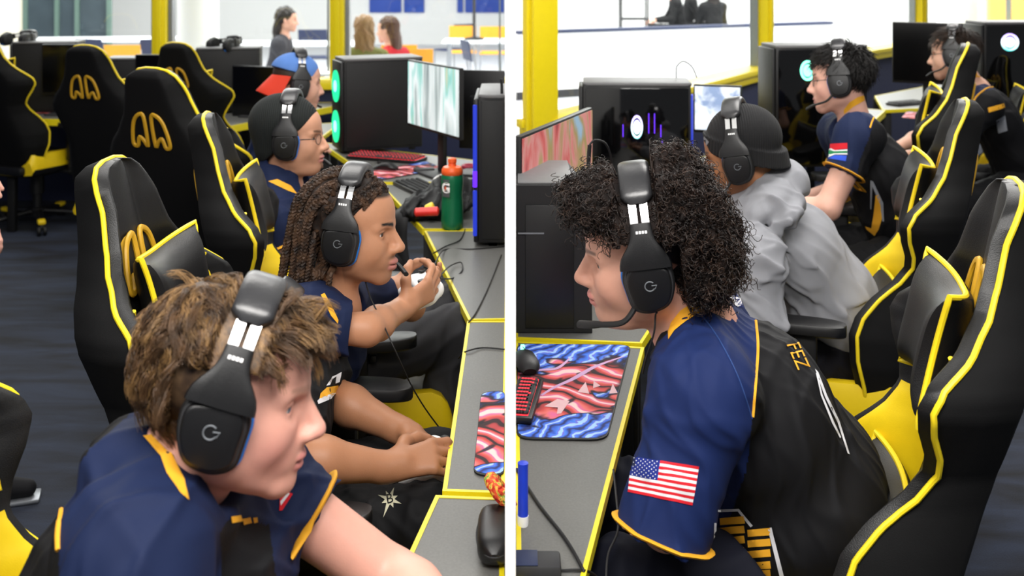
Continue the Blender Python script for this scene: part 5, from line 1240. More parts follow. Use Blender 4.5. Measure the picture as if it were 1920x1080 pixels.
# --- 4 beanie man
h4 = Head((-.767, 3.728, 1.129), 0, 2, -1, 1.032, lip=1.3, nose=1.05, under='#8a5a44', fat=1.06)
J = seated(0, (-.90, 3.76, .60), lean=.2, neck_h=.42); J.update(N=P(528, 362, 3.74), SR=P(505, 425, 3.52))
for s in 'LR': J['E' + s] += V(-.04, 0, .05); J['W' + s] += V(-.22, 0, .08)
R = person('man in a black beanie and navy jersey at the second row', h4, J, (('#c99478', '#c07a76', '#201510'), dict(beard=('#7a5a48', .35, .3))), zone=navy_in([(0, 0), (2000, 0), (2000, 2000), (0, 2000)]), res=.0045, sres=.006, seed=21, cuffs=M['pgold'])
deco('collar', dict(bvh=R['cbvh'], shirt=R['shirt']), [[(503, 340), (520, 336), (545, 348), (557, 364), (540, 358)]], M['pgold'], 5)
def beanie(h, parent, rim=-.028, drop=0., col='#101012', name='beanie', fold=True):
    X = S(); k = h.s; X.ell(h.w(-.020, 0, .046), np.array((.109, .091, .098)) * k, h.R, .02)
    if drop: X.ell(h.w(-.055, 0, -.02), np.array((.075, .080, .09)) * k, h.R, .03); X.ell(h.w(-.05, 0, .05), np.array((.10, .088, .09)) * k, h.R, .03)
    if fold:
        for z0 in (.032,):
            def fn(p): q = h.loc(p); zz = q[:, 2] - (.022 + .42 * (q[:, 0])); e = np.sqrt(((q[:, 0] + .02) / .112) ** 2 + (q[:, 1] / .0935) ** 2); return np.maximum((e - 1) * .1, np.abs(zz) - .024) * k
            X.fn(fn, h.w(0, 0, .03), .16, .012)
    nn = unit(np.array([-.42, 0, 1.0])) if not drop else unit(np.array([-.95, 0, 1.0]))
    X.fn(lambda p: -((h.loc(p) - np.array([.0, 0, rim])) @ nn) * -1 * k * -1 if False else (h.loc(p) - np.array([0, 0, rim if not drop else .0])) @ nn * k, h.w(0, 0, 0), .3, .008, 's')
    v, f = X.net(.004); m, t, b = nt(name + '_knit'); L = t.links; co = N(t, 'ShaderNodeTexCoord'); w_ = N(t, 'ShaderNodeTexWave', i_Scale=45., i_Distortion=.5, bands_direction='X'); L.new(co.outputs['Object'], w_.inputs['Vector']); bp = N(t, 'ShaderNodeBump', i_Strength=.6, i_Distance=.003); L.new(w_.outputs['Fac'], bp.inputs['Height']); L.new(bp.outputs[0], b.inputs['Normal']); b.inputs['Base Color'].default_value = (*lin(col), 1); b.inputs['Roughness'].default_value = .9
    return place_mesh(name, quick_mesh(name, v, f), m, parent), bvh_of(v, f)
beanie(h4, R['root'], drop=.1, fold=False, col='#0e1413')
headset('black headset worn over the black beanie in the left row', h4, tilt=-.02, band=.158, half=.092)
def glasses(label, h, rim=True):
    r = thing('eyeglasses', label, 'glasses', loc=tuple(h.w(.09, 0, .0))); mb = MB(); pm = MB()
    for y in (-1, 1):
        q = [h.w(.099 - .010 * (abs(.033 * y + .021 * math.cos(a) * 1) / .054) ** 2, y * .033 + .021 * math.cos(a), .0 + .0165 * math.sin(a)) for a in np.linspace(0, 2 * PI, 26, endpoint=False)]; mb.tube(q, .0011, 6, closed=True)
        pm.add(q, [tuple(range(26))]); mb.tube([h.w(.090, y * .054, .004), h.w(.05, y * .074, .004), h.w(.0, y * .082, .0)], .0013, 6)
    mb.tube([h.w(.099, -.012, .003), h.w(.102, 0, .005), h.w(.099, .012, .003)], .0011, 6); obj('rims', mb, M['dark'], r, rel=False); obj('lenses', pm, glass_mat('lens', refl=.12), r, rel=False, smooth=False)
glasses('thin framed glasses on the man in the black beanie and navy jersey', h4)

# --- 5 cap man
h5 = Head((-.973, 4.845, 1.196), 22, 8, -4, 1.0)
J = seated(0, (-1.20, 4.95, .62), lean=.36, neck_h=.42, facing=10); J.update(N=V(-1.045, 4.87, .985))
for s in 'LR': J['E' + s] += V(0, 0, .05); J['W' + s] += V(-.2, 0, .10)
R = person('man in a backwards blue cap with a red brim', h5, J, (('#d8a48e', '#c07a76', '#4a3426'), dict(scalp='#3a2a20', beard=('#8a6450', .4, .3), hl=None) if False else dict(scalp='#3a2a20', beard=('#8a6450', .4, .3))), zone=navy_in([(0, 0), (2000, 0), (2000, 2000), (0, 2000)]), res=.005, sres=.007, seed=31, cuffs=M['pgold'])
deco('number_print', R, [[(420, 250), (446, 240), (446, 262), (430, 282)]], M['pwhite'], 5)
X = S(); X.ell(h5.w(-.02, 0, .052), np.array((.110, .090, .086)) * h5.s, h5.R); X.fn(lambda p: ((h5.loc(p) - np.array([0, 0, .042])) @ unit(np.array([.18, 0, 1.0]))) * -1 * -1, h5.w(0, 0, 0), .3, .006, 's'); v, f = X.net(.004)
cp = place_mesh('cap', quick_mesh('cap', v, f), cloth('#5b83c8', .8), R['root'])
mb = MB(); rg = []
for u in np.linspace(-1, 1, 13):
    rg.append([h5.w(-.02 - .10 * math.cos(u * 1.25) - t * .062 * (1 - .35 * u * u), .088 * math.sin(u * 1.25) * (1 - .06 * t), .026 - .075 * t - .03 * u * u * t + o) for t, o in ((0, .003), (.33, .003), (.66, .003), (1, .002), (1, -.002), (.5, -.003), (0, -.003))])
mb.rings(rg); obj('brim', mb, cloth('#d6402c', .75), cp, rel=False)
headset('black headset worn over the backwards blue cap', h5, tilt=-.05, band=.158, half=.092)

# --- 6 curly man (right)
h6 = Head((.247, 2.018, 1.181), 174, 9, -8, 1.071, fat=1.16, lip=1.2, nose=1.12, brow=.7, hl=lambda q: .072 - .75 * np.clip(.05 - q[:, 0], 0, .16))
J = dict(N=P(1302, 615, 2.04), C=V(.475, 2.06, .86), B=V(.55, 2.08, .72), Pv=V(.585, 2.10, .60), SL=P(1318, 742, 1.86), SR=V(.40, 2.26, .97), EL=P(1250, 978, 1.82), WL=V(.30, 2.05, .70), ER=V(.45, 2.36, .74), WR=V(.30, 2.22, .69))
for s, q in (('L', -1), ('R', 1)): J['hip' + s] = J['Pv'] + V(-.04, q * .10, -.02); J['knee' + s] = V(.20, 2.10 + q * .16, .60); J['ank' + s] = V(.34, 2.10 + q * .16, .09)
navy6 = [(1140, 1100), (1150, 800), (1235, 640), (1345, 540), (1380, 500), (1414, 540), (1421, 640), (1411, 785), (1400, 880), (1345, 1040)]
R = person('man with big dark curly hair in a navy jersey with a stars and stripes sleeve', h6, J, (('#d6a08a', '#c77d78', '#2a1a14'), dict(scalp='#1c1210', beard=('#a87862', .25, .2), blush='#cc8270')), zone=navy_in(navy6), shirt_cols=('#132350', BLK), hole_up=.04, res=.0032, sres=.004, sleeve=1.13, sleeve_r=(.083, .079), chest=(.145, .20), belly=1.12, cuffs=M['pgold'], seed=44, neck=.064, neck_hole=.067, eye='#4a3826', arm_r=(.052, .044, .03), fold=.0032, trousers='#0a0d1c',
   hands=(dict(f=(-.2, .9, -.2), p=(0, 0, -1)), dict(f=(-.3, -.8, -.2), p=(0, 0, -1))))
PR['m6'] = R
deco('collar', dict(bvh=R['cbvh'], shirt=R['shirt']), [[(1342, 541), (1340, 556), (1318, 582), (1285, 604), (1265, 620), (1254, 637), (1253, 622), (1258, 604), (1275, 582), (1300, 566), (1322, 552)]], M['pgold'], 7)
piping(R, [(1415, 552), (1416, 590), (1421, 650), (1417, 710), (1411, 782)], M['pgold'], .0028); piping(R, [(1315, 590), (1350, 640), (1385, 710), (1410, 785)], cloth('#2a4276', .7), .0012, name='seam')
us_flag(R, (1186, 856), (1311, 874), (1298, 947), (1178, 922))
deco('shoulder_emblem', R, [[(1351, 531), (1356, 528), (1366, 545), (1376, 556), (1388, 560), (1391, 572), (1382, 576), (1374, 570), (1372, 562), (1356, 548)]], M['pwhite'], 4); deco('emblem_figure', R, [[(1358, 535), (1366, 533), (1374, 546), (1370, 556), (1362, 548)]], M['pgold'], 4, off=.002)
text_on(R, 'CLAW', (1381, 563), 12, M['pblue'], 1.1, 0, off=.0024); text_on(R, 'FEZ', (1494, 668), 34, M['pgold'], 1.15, .2)
deco('number_outline', R, [[(1527, 692), (1533, 698), (1550, 742), (1573, 790), (1592, 852), (1588, 850), (1569, 792), (1546, 745), (1530, 700)], [(1529, 700), (1532, 700), (1541, 740), (1563, 792), (1576, 820), (1574, 822), (1559, 794), (1538, 742)]], M['pwhite'], 6)
yl = []; bars = [(1350, 1398), (1402, 1446)]
for (x0, x1), ys in ((bars[0], (972, 990, 1009, 1030, 1049, 1068)), (bars[1], (994, 1014, 1034, 1056, 1072))):
    for y in ys: yl.append([(x0, y - 1), (x1 - 2, y - 5), (x1, y + 9), (x0 + 1, y + 12)])
bw = bvh_of(*(lambda m: (np.array([v.co[:] for v in m.vertices]) + np.array(wloc(R['root'])), [list(p.vertices) for p in m.polygons]))(R['legs'].data))
both = R['bvh']
deco('side_emblem', R, yl, M['pgold'], 7); deco('side_emblem_outline', R, [[(1345, 955), (1386, 953), (1412, 985), (1408, 988), (1384, 958), (1345, 960)], [(1338, 980), (1342, 980), (1341, 1055), (1336, 1055)], [(1440, 990), (1447, 988), (1470, 1080), (1462, 1080)]], M['pwhite'], 7)
headset('black headset with long microphone worn by the curly-haired man', h6, tilt=-.02, band=.158, half=.094)
cable('headset_cable', [h6.w(-.01, .10, -.065), P(1229, 592, 1.93), P(1226, 625, 1.93), P(1212, 670, 1.95), P(1205, 700, 2.0)], .0018, 'thin cable hanging from the headset of the curly-haired man', 'cable')
cable('desk_cable', [P(1150, 880, 1.98), P(1158, 960, 1.93), P(1157, 1000, 1.9), P(1140, 1040, 1.86), P(1136, 1090, 1.82)], .002, 'grey cable hanging in front of the curly-haired man below the desk', 'cable', m='dark')

# --- 7 hoodie man
h7 = Head((.689, 3.213, 1.158), 158, 13, -3, 1.046)
J = dict(N=V(.765, 3.25, .985), C=V(.88, 3.28, .84), B=V(.965, 3.30, .70), Pv=V(1.03, 3.32, .575), SL=P(1412, 490, 3.02), SR=V(.74, 3.46, .90), EL=V(.68, 2.97, .74), WL=V(.53, 3.1, .83), ER=V(.74, 3.52, .76), WR=V(.55, 3.4, .83))
for s, q in (('L', -1), ('R', 1)): J['hip' + s] = J['Pv'] + V(-.04, q * .10, -.02); J['knee' + s] = V(.64, 3.25 + q * .16, .55); J['ank' + s] = V(.60, 3.25 + q * .16, .09)
R = person('man in a light grey hoodie and black beanie', h7, J, (('#a5714f', '#9a605a', '#1a100c'), dict(scalp='#120c0a', beard=('#6a4632', .4, .4))), shirt_cols=('#8d8e93', '#8d8e93'), res=.0045, sres=.0045, long_sleeve=True, sleeve_r=(.078, .076), chest=(.14, .19), belly=1.1, seed=51, fold=.006, hood=[(P(1440, 350, 3.18), (.075, .14, .05)), (P(1490, 335, 3.2), (.045, .075, .055)), (P(1415, 375, 3.15), (.09, .13, .045)), (P(1465, 385, 3.12), (.07, .12, .04))], trousers='#101018')
bn, bb = beanie(h7, R['root'], rim=-.045, col='#141416')
deco('logo_patch', dict(bvh=bb, shirt=bn), [[(1308, 258), (1318, 252), (1330, 266), (1322, 278), (1306, 270)]], M['pgrey'], 4); deco('patch_mark', dict(bvh=bb, shirt=bn), [[(1310, 266), (1316, 258), (1325, 267), (1320, 274)]], M['pwhite'], 4, off=.0022)
headset('black headset worn over the beanie of the man in the grey hoodie', h7, tilt=-.06, band=.160, half=.094)

# --- 8 man with glasses
h8 = Head((1.27, 4.128, 1.286), 158, 7, 6, 1.031, brow=.9)
J = dict(N=P(1608, 252, 4.13), C=V(1.42, 4.15, .92), B=V(1.50, 4.16, .78), Pv=V(1.55, 4.16, .64), SL=P(1612, 258, 3.92), SR=V(1.34, 4.36, 1.05), EL=P(1552, 390, 3.86), WL=V(.95, 4.0, .78), ER=V(1.42, 4.46, .80), WR=V(1.2, 4.35, .78))
for s, q in (('L', -1), ('R', 1)): J['hip' + s] = J['Pv'] + V(-.04, q * .10, -.02); J['knee' + s] = V(1.15, 4.15 + q * .16, .58); J['ank' + s] = V(1.12, 4.15 + q * .16, .09)
R = person('dark-haired man with glasses in a navy jersey with a multicolour sleeve flag', h8, J, (('#d9a794', '#c07a76', '#1a1210'), dict(scalp='#0e0b0a', blush='#d48a80')), zone=navy_in([(1500, 400), (1500, 240), (1570, 180), (1640, 160), (1662, 200), (1640, 225), (1628, 262), (1612, 300), (1605, 345), (1580, 400)]), res=.0045, sres=.005, sleeve=.52, sleeve_r=(.075, .072), chest=(.135, .185), belly=1.05, cuffs=M['pgold'], seed=61, arm_r=(.05, .045, .03))
deco('collar', dict(bvh=R['cbvh'], shirt=R['shirt']), [[(1622, 178), (1621, 188), (1600, 200), (1583, 214), (1582, 206), (1592, 192), (1608, 182)]], M['pgold'], 4); piping(R, [(1664, 200), (1650, 208), (1638, 222), (1631, 240)], M['pgold'], .003)
fl = deco('flag_patch', R, [[(1551, 270), (1589, 268), (1589, 279), (1573, 280), (1562, 286)]], M['pred'], 4); deco('flag_white', R, [[(1551, 274), (1566, 282), (1589, 280), (1589, 290), (1566, 290), (1549, 297)]], M['pwhite'], 4, fl, off=.0018); deco('flag_green', R, [[(1549, 277), (1564, 284), (1589, 283), (1589, 287), (1564, 288), (1549, 293)]], M['pgreen'], 4, fl, off=.0024); deco('flag_blue', R, [[(1566, 291), (1588, 292), (1586, 302), (1552, 297)]], M['pblue2'], 4, fl)
deco('name_print', R, [[(1681, 244), (1697, 234), (1702, 241), (1687, 252)]], M['pgold'], 4)
deco('side_emblem', R, [[(1642, 366), (1648, 365), (1652, 390), (1654, 410), (1648, 430), (1640, 442), (1625, 430), (1622, 424), (1634, 428), (1638, 405)]], M['pgold'], 4); deco('side_emblem_outline', R, [[(1632, 338), (1637, 340), (1656, 380), (1658, 415), (1655, 415), (1650, 382), (1636, 350), (1634, 392), (1632, 392)]], M['pgrey'], 4)
headset('black headset worn by the man with glasses', h8, tilt=-.05)
glasses('thin framed glasses on the dark-haired man in the navy jersey', h8)
short_hair(h8, R['root'], 3400, .040, ('#080606', '#15100e'), lambda p: p[:, 2] > .066 - .80 * np.clip(.05 - p[:, 0], 0, .16), r0=.0016, seed=8, flow=lambda p, n, d, r: n * .55 + d * .8 + np.array([.5, 0, .35]) * (p[:, :1] > .02) + r.normal(size=p.shape) * .3)

# --- 9 far player
h9 = Head((2.174, 5.254, 1.294), 150, 7, 8, 1.0)
J = dict(N=V(2.30, 5.30, 1.10), C=V(2.42, 5.33, .95), B=V(2.50, 5.35, .81), Pv=V(2.55, 5.36, .66), SL=V(2.26, 5.08, 1.06), SR=V(2.36, 5.53, 1.04), EL=V(2.05, 5.05, .84), WL=V(1.9, 5.25, .79), ER=V(2.15, 5.6, .84), WR=V(1.98, 5.5, .79))
for s, q in (('L', -1), ('R', 1)): J['hip' + s] = J['Pv'] + V(-.04, q * .10, -.02); J['knee' + s] = V(2.15, 5.3 + q * .16, .58); J['ank' + s] = V(2.1, 5.3 + q * .16, .09)
R = person('farthest player at the right with brown hair, glasses and navy jersey', h9, J, (('#d9a890', '#c07a76', '#3a2a20'), dict(scalp='#2a1e16', beard=('#8a6450', .4, .3))), zone=navy_in([(1700, 260), (1740, 120), (1850, 120), (1870, 165), (1842, 172), (1826, 190), (1815, 260)]), res=.006, sres=.007, cuffs=M['pgold'], seed=71)
deco('collar', dict(bvh=R['cbvh'], shirt=R['shirt']), [[(1826, 136), (1838, 136), (1838, 145), (1826, 144)]], M['pgold'], 4); deco('name_print', R, [[(1852, 202), (1882, 194), (1884, 202), (1854, 211)]], M['pgold'], 4); deco('number_print', R, [[(1868, 226), (1884, 216), (1889, 245), (1872, 250)]], M['pgrey'], 4); piping(R, [(1868, 163), (1850, 166), (1832, 180), (1826, 190)], M['pgold'], .004)
headset('black headset worn by the farthest player at the right', h9, tilt=-.1)
glasses('glasses on the farthest player at the right', h9)
short_hair(h9, R['root'], 1800, .05, ('#1c140f', '#3a2a20'), lambda p: p[:, 2] > .07 - .80 * np.clip(.05 - p[:, 0], 0, .16), r0=.0018, seed=9)
# ---------------------------------------------------------------- the three elaborate heads of hair
def clampband(q, tilt, hb=.096, zb=.140, w=.034):
    x = q[..., 0] - np.tan(tilt) * q[..., 2] + .004; e = np.sqrt((q[..., 1] / hb) ** 2 + (q[..., 2] / zb) ** 2); inb = (np.abs(x) < w) & (q[..., 2] > -.08) & (e > .97)
    sc = np.where(inb, .97 / np.maximum(e, 1e-6), 1.); q = q.copy(); q[..., 1] *= sc; q[..., 2] *= sc; return q
def cupclear(q, half=.085):
    inb = (np.abs(q[..., 0] + .006) < .058) & (np.abs(q[..., 2] + .012) < .066) & (np.abs(q[..., 1]) > half - .032); q = q.copy(); q[..., 1] = np.where(inb, np.sign(q[..., 1]) * (half - .036), q[..., 1]); return q
# tousled hair
h = h1; rng = np.random.default_rng(5); hl = lambda p: p[:, 2] > .080 - 1.0 * np.clip(.05 - p[:, 0], 0, .18)
X = S(); X.ell(h.w(-.020, 0, .047), np.array((.106, .086, .096)) * h.s, h.R); X.fn(lambda p: -(h.loc(p)[:, 2] - (.080 - 1.0 * np.clip(.05 - h.loc(p)[:, 0], 0, .18))) * -1, h.w(0, 0, 0), .3, .01, 's')
v, f = X.net(.004); hc = hair_col(('#2e2016', '#54402c'), 1, 'brown_hair_base', .6); q = h.loc(v); q = clampband(q, .16, hb=.092, zb=.135); v = h.H + h.s * (q @ h.R.T)
hr = place_mesh('hair', quick_mesh('hair', v, f), hc, PR['m1']['root'])
for grp, (cnt, per, cols, seed) in enumerate(((330, 34, ('#3a2a1c', '#6a4e35'), 2), (240, 28, ('#5a4228', '#96744a'), 3))):
    rng = np.random.default_rng(seed); c, nn = scalp_pts(h, cnt, rng, hl, .006); n = len(c); crown = np.array([-.055, .01, .115]); d = c - crown; d -= nn * (d * nn).sum(1, keepdims=True); d /= np.linalg.norm(d, axis=1, keepdims=True) + 1e-6
    fr = np.clip((c[:, :1] + .0) / .06, 0, 1); d = unit(1) * 0 + d * (1 - .5 * fr) + np.array([.75, -.15, .0]) * fr * .8; d += rng.normal(size=(n, 3)) * .32
    a = d * .75 + nn * (.40 + .35 * rng.random((n, 1))) + np.array([.15, 0, .55]) * fr; a /= np.linalg.norm(a, axis=1, keepdims=True); L_ = (.038 + .026 * rng.random(n) + .010 * fr[:, 0]) * np.where(c[:, 0] < -.08, .75, 1.); K = 9; ph = rng.random((n, 1)) * 6.3; side = np.cross(nn, d); path = [c]; q = c.copy(); am = .5 + .5 * rng.random((n, 1))
    for j in range(K - 1):
        a = a + d * .10 - nn * .17 - h.R.T @ np.array([0, 0, .04]) + side * np.sin(ph + j * 1.15) * .5 * am; a /= np.linalg.norm(a, axis=1, keepdims=True); q = push_out(q + a * (L_ / (K - 1))[:, None], .008); path.append(q)
    G = np.stack(path, 1); off = rng.normal(size=(n, per, 3)); off /= np.linalg.norm(off, axis=2, keepdims=True); off *= (rng.random((n, per, 1)) ** .5) * .011
    t = np.linspace(0, 1, K)[None, None, :, None]; Pp = G[:, None] + off[:, :, None] * (1 - .72 * t ** 1.2) + rng.normal(size=(n, per, 1, 3)) * .003 * t; keep = rng.random((n, per)) < 1
    Pp = Pp.reshape(-1, K, 3); Pp = cupclear(clampband(Pp, .16)); W = h.H + h.s * (Pp @ h.R.T); v, f = strands(W, .00062, .35)
    place_mesh('hair_strands', quick_mesh('hair_strands', v, f), hair_col(cols, seed, 'brown_hair_%d' % grp, .42, .4), hr)
# locs
h = h3; rng = np.random.default_rng(11); X = S(); X.ell(h.w(-.022, 0, .045), np.array((.107, .087, .093)) * h.s, h.R); X.fn(lambda p: (h.loc(p)[:, 2] - (.076 - .78 * np.clip(.055 - h.loc(p)[:, 0], 0, .165))), h.w(0, 0, 0), .3, .01, 's'); X.disp = folds(4, .004, 60)
v, f = X.net(.004); q = clampband(h.loc(v), .02, hb=.093, zb=.137); hr = place_mesh('hair', quick_mesh('hair', h.H + h.s * (q @ h.R.T), f), hair_col(('#120c09', '#2e2018'), 4, 'dark_hair_base', .7), PR['m3']['root'])
c, nn = scalp_pts(h, 74, rng, lambda p: p[:, 2] > .074 - .70 * np.clip(.05 - p[:, 0], 0, .15), .006); locm = hair_col(('#1c130e', '#4c3626'), 5, 'loc_hair', .65, .3); locs = []
for i in range(len(c)):
    p = c[i].copy(); back = np.array([-1., .0, .0]); a = unit(nn[i] * .25 + back * .9); path = [p]; Lr = .215 + .06 * rng.random() + .5 * np.clip(p[0], -.09, .06); n = 26; out = 0
    for j in range(n - 1):
        st = Lr / n; e = np.linalg.norm((p - np.array([-.018, 0, .042])) / np.array([.100, .080, .088])); g = np.array([-.05, .12 * np.sign(p[1]) * (abs(p[1]) < .06), -1.0]); a = unit(a + (g * (.55 if p[0] < -.05 else .28)) + (back * .25 if p[2] > .07 else 0) + rng.normal(size=3) * .05); p = push_out(p + a * st, .010); path.append(p)
    path = np.array(path)
    if ((path[:, 0] > .055) & (path[:, 2] < .062)).any(): continue
    pth = spline(path, 60); pth = cupclear(clampband(pth, .02)); pth = h.H + h.s * (pth @ h.R.T); tg = np.gradient(pth, axis=0); tg /= np.linalg.norm(tg, axis=1)[:, None]; u = np.cross(tg, (.2, .9, .3)); u /= np.linalg.norm(u, axis=1)[:, None]; w_ = np.cross(tg, u); mb = MB(); ang = np.linspace(0, Lr / .016 * 2 * PI, 60); rr = .0052 + .0012 * rng.random(); tap = np.interp(np.linspace(0, 1, 60), [0, .85, 1], [1, .9, .45])
    for s in (0, PI): mb.tube(pth + (np.cos(ang + s)[:, None] * u + np.sin(ang + s)[:, None] * w_) * .0036 * tap[:, None], rr * tap, 6)
    obj('loc', mb, locm, hr, rel=False)
# afro
h = h6; rng = np.random.default_rng(21); hlf = lambda p: p[:, 2] > .058 - .72 * np.clip(.05 - p[:, 0], 0, .165)
X = S(); k = h.s
for c, r in (((-.030, 0, .055), (.112, .116, .105)), ((.062, 0, .112), (.056, .080, .036)), ((-.075, 0, -.01), (.080, .100, .085)), ((-.045, 0, .115), (.075, .085, .060))): X.ell(h.w(*c), np.array(r) * k, h.R, .03)
X.fn(lambda p: (h.loc(p)[:, 2] - (.082 - .92 * np.clip(.06 - h.loc(p)[:, 0], 0, .19))), h.w(0, 0, 0), .4, .02, 's'); X.disp = folds(9, .010, 55)
v, f = X.net(.005); q = cupclear(clampband(h.loc(v), -.02, hb=.106, zb=.152, w=.036), .094); v = h.H + h.s * (q @ h.R.T); hr = place_mesh('hair', quick_mesh('hair', v, f), hair_col(('#0e0908', '#1e1512'), 6, 'afro_base', .75, .2), PR['m6']['root'])
ct = v[f].mean(1); nr = np.cross(v[f[:, 1]] - v[f[:, 0]], v[f[:, 2]] - v[f[:, 0]]); nr /= np.linalg.norm(nr, axis=1)[:, None] + 1e-9; cen = h.w(-.02, 0, .04); nr *= np.sign(((ct - cen) * nr).sum(1))[:, None]
lq = h.loc(ct); ok = np.nonzero(~((np.abs(lq[:, 0] + .004) < .036) & (np.abs(lq[:, 1]) < .12) & (lq[:, 2] > -.02)) & ~((np.abs(lq[:, 0] + .006) < .056) & (np.abs(lq[:, 2] + .01) < .062)))[0]
for grp, (cnt, hr_r, ln, cols) in enumerate(((4200, .0045, .030, ('#0e0807', '#2a1d17')), (1500, .0065, .040, ('#160e0b', '#3a2a21')))):
    sel = rng.choice(ok, cnt); o = ct[sel] - nr[sel] * .012; d = nr[sel] + rng.normal(size=(cnt, 3)) * .45; d /= np.linalg.norm(d, axis=1)[:, None]; u = np.cross(d, rng.normal(size=(cnt, 3))); u /= np.linalg.norm(u, axis=1)[:, None]; w_ = np.cross(d, u)
    K = 20; t = np.linspace(0, 1, K); L_ = ln * (.6 + .7 * rng.random(cnt)); tr = (1.8 + 1.6 * rng.random(cnt)) * 2 * PI; an = tr[:, None] * t[None] + rng.random((cnt, 1)) * 6.3; rad = hr_r * (.6 + .8 * rng.random((cnt, 1))) * np.clip(t * 3, .3, 1)[None]
    Pp = o[:, None] + d[:, None] * (L_[:, None] * t[None])[:, :, None] + (np.cos(an) * rad)[:, :, None] * u[:, None] + (np.sin(an) * rad)[:, :, None] * w_[:, None] + np.array([0, 0, -.012])[None, None] * (t ** 2)[None, :, None]
    q = h.loc(Pp.reshape(-1, 3)).reshape(Pp.shape); q = cupclear(clampband(q, -.02, hb=.108, zb=.154, w=.033), .094); Pp = h.H + h.s * (q @ h.R.T); v2, f2 = strands(Pp, .0011, .5); place_mesh('hair_curls', quick_mesh('hair_curls', v2, f2), hair_col(cols, 7 + grp, 'curl_hair_%d' % grp, .42, .4), hr)
# ---------------------------------------------------------------- the bright cafeteria beyond the windows
M['tabletop'] = mat('white_table_top', '#e9edf2', .35, var=.02); M['tubing'] = mat('grey_tube', '#9a9ea4', .35, metal=.7)
def cafe_table(label, c, w=1.5, dp=.75, rz=0.):
    r = thing('cafeteria_table', label, 'table', loc=(c[0], c[1], 0), rz=rz, group='white cafeteria tables'); mb = MB(); mb.box((0, 0, .73), (w, dp, .03), bev=.01); obj('table_top', mb, M['tabletop'], r)
    for x in (-1, 1):
        for y in (-1, 1): mb = MB(); mb.tube([(x * w * .42, y * dp * .38, 0), (x * w * .40, y * dp * .36, .715)], .018, 8); obj('leg', mb, M['tubing'], r)
    return r
CC0 = {}
def cafe_chair(label, c, rz, col='orange'):
    if col in CC0: return dup_thing(CC0[col], (c[0], c[1], 0), rz, label)
    r = thing('cafeteria_chair', label, 'chair', loc=(c[0], c[1], 0), rz=rz, group=col + ' cafeteria chairs'); mb = MB(); mb.box((0, 0, .45), (.42, .42, .025), bev=.012); obj('seat', mb, M[col], r)
    mb = MB(); R_ = []
    for z in np.linspace(.62, .86, 6): R_.append([(-.22 - (z - .6) * .2 - .02 * math.cos(y * 3) + o, y, z) for y, o in [(y, 0) for y in np.linspace(-.2, .2, 9)] + [(y, -.014) for y in np.linspace(.2, -.2, 9)]])
    mb.rings(R_); obj('backrest', mb, M[col], r)
    for x, y in ((-.19, -.19), (-.19, .19), (.19, -.19), (.19, .19)):
        mb = MB(); mb.tube([(x * 1.1, y * 1.1, 0), (x, y, .44)] + ([(x - .05, y, .8)] if x < 0 else []), .011, 8); obj('leg', mb, M['tubing'], r)
    CC0[col] = r; return r
def at(px, d): return V((px - CX) * d / F, d)
cafe_table('long white table seen through the window above the turned-away chairs', at(195, 14.8), 2.0, .8, .12)
cafe_table('white table in front of the woman in the dark jacket', at(572, 10.2), 1.3, .6)
cafe_table('white table behind the woman in the dark jacket', at(560, 14.0), 1.8, .7)
cafe_table('white table at the right end of the left windows beside the pole', at(890, 14.5), .85, .7)
for px, d, rz, col, lab in ((198, 13.2, 1.2, 'navy', 'navy chair by the long white table, left of the orange chair'), (245, 12.2, 1.6, 'orange', 'orange chair by the long white table under the window'), (290, 13.2, 2., 'navy', 'navy chair by the long white table, right of the orange chair'),
    (592, 15.2, 1.6, 'navy', 'navy chair behind the far white table left of the yellow post'), (752, 12.2, 1.6, 'orange', 'orange chair behind the women by the yellow post'), (775, 11.6, 1.7, 'orange', 'orange chair right of the woman in red'), (868, 16.2, 1.6, 'orange', 'orange chair behind the right table, left of the pole'), (925, 16.0, 1.6, 'orange', 'orange chair behind the right table, right of the pole'), (915, 12.8, .3, 'navy', 'navy chair before the right table near the divider'), (848, 16.6, 2.3, 'navy', 'navy chair far behind the clear floor')):
    cafe_chair(lab, at(px, d), rz, col)
c = at(372, 10.2); mb = MB(); mb.lathe([(.19, 0), (.19, 3.4)], 32, c=(c[0], c[1], 0)); struct('trim_column_left', mb, M['white'])
c = at(1795, 13.4); mb = MB(); mb.lathe([(.24, 0), (.24, 3.4)], 32, c=(c[0], c[1], 0)); struct('trim_column_right', mb, M['white'])
M['bluepanel'] = mat('royal_blue_board', '#2a4fb4', .5, var=.04); M['greyglass'] = mat('dim_glass', '#3d474d', .15, var=.3, scale=3.)
for px0, px1, lab in ((692, 752, 'blue board on the far wall left of the seam behind the women'), (757, 795, 'blue board on the far wall right of the seam behind the women'), (857, 868, 'narrow blue board on the far wall by the white upright'), (872, 945, 'blue board on the far wall beside the divider')):
    a, b_ = at(px0, 23.9)[0], at(px1, 23.9)[0]; bd = MB(); bd.box(((a + b_) / 2, 23.96, 1.35), (b_ - a, .05, 1.26), bev=.01); obj('wall_board', bd, M['bluepanel'], None, lab, 'board', 'blue wall boards')
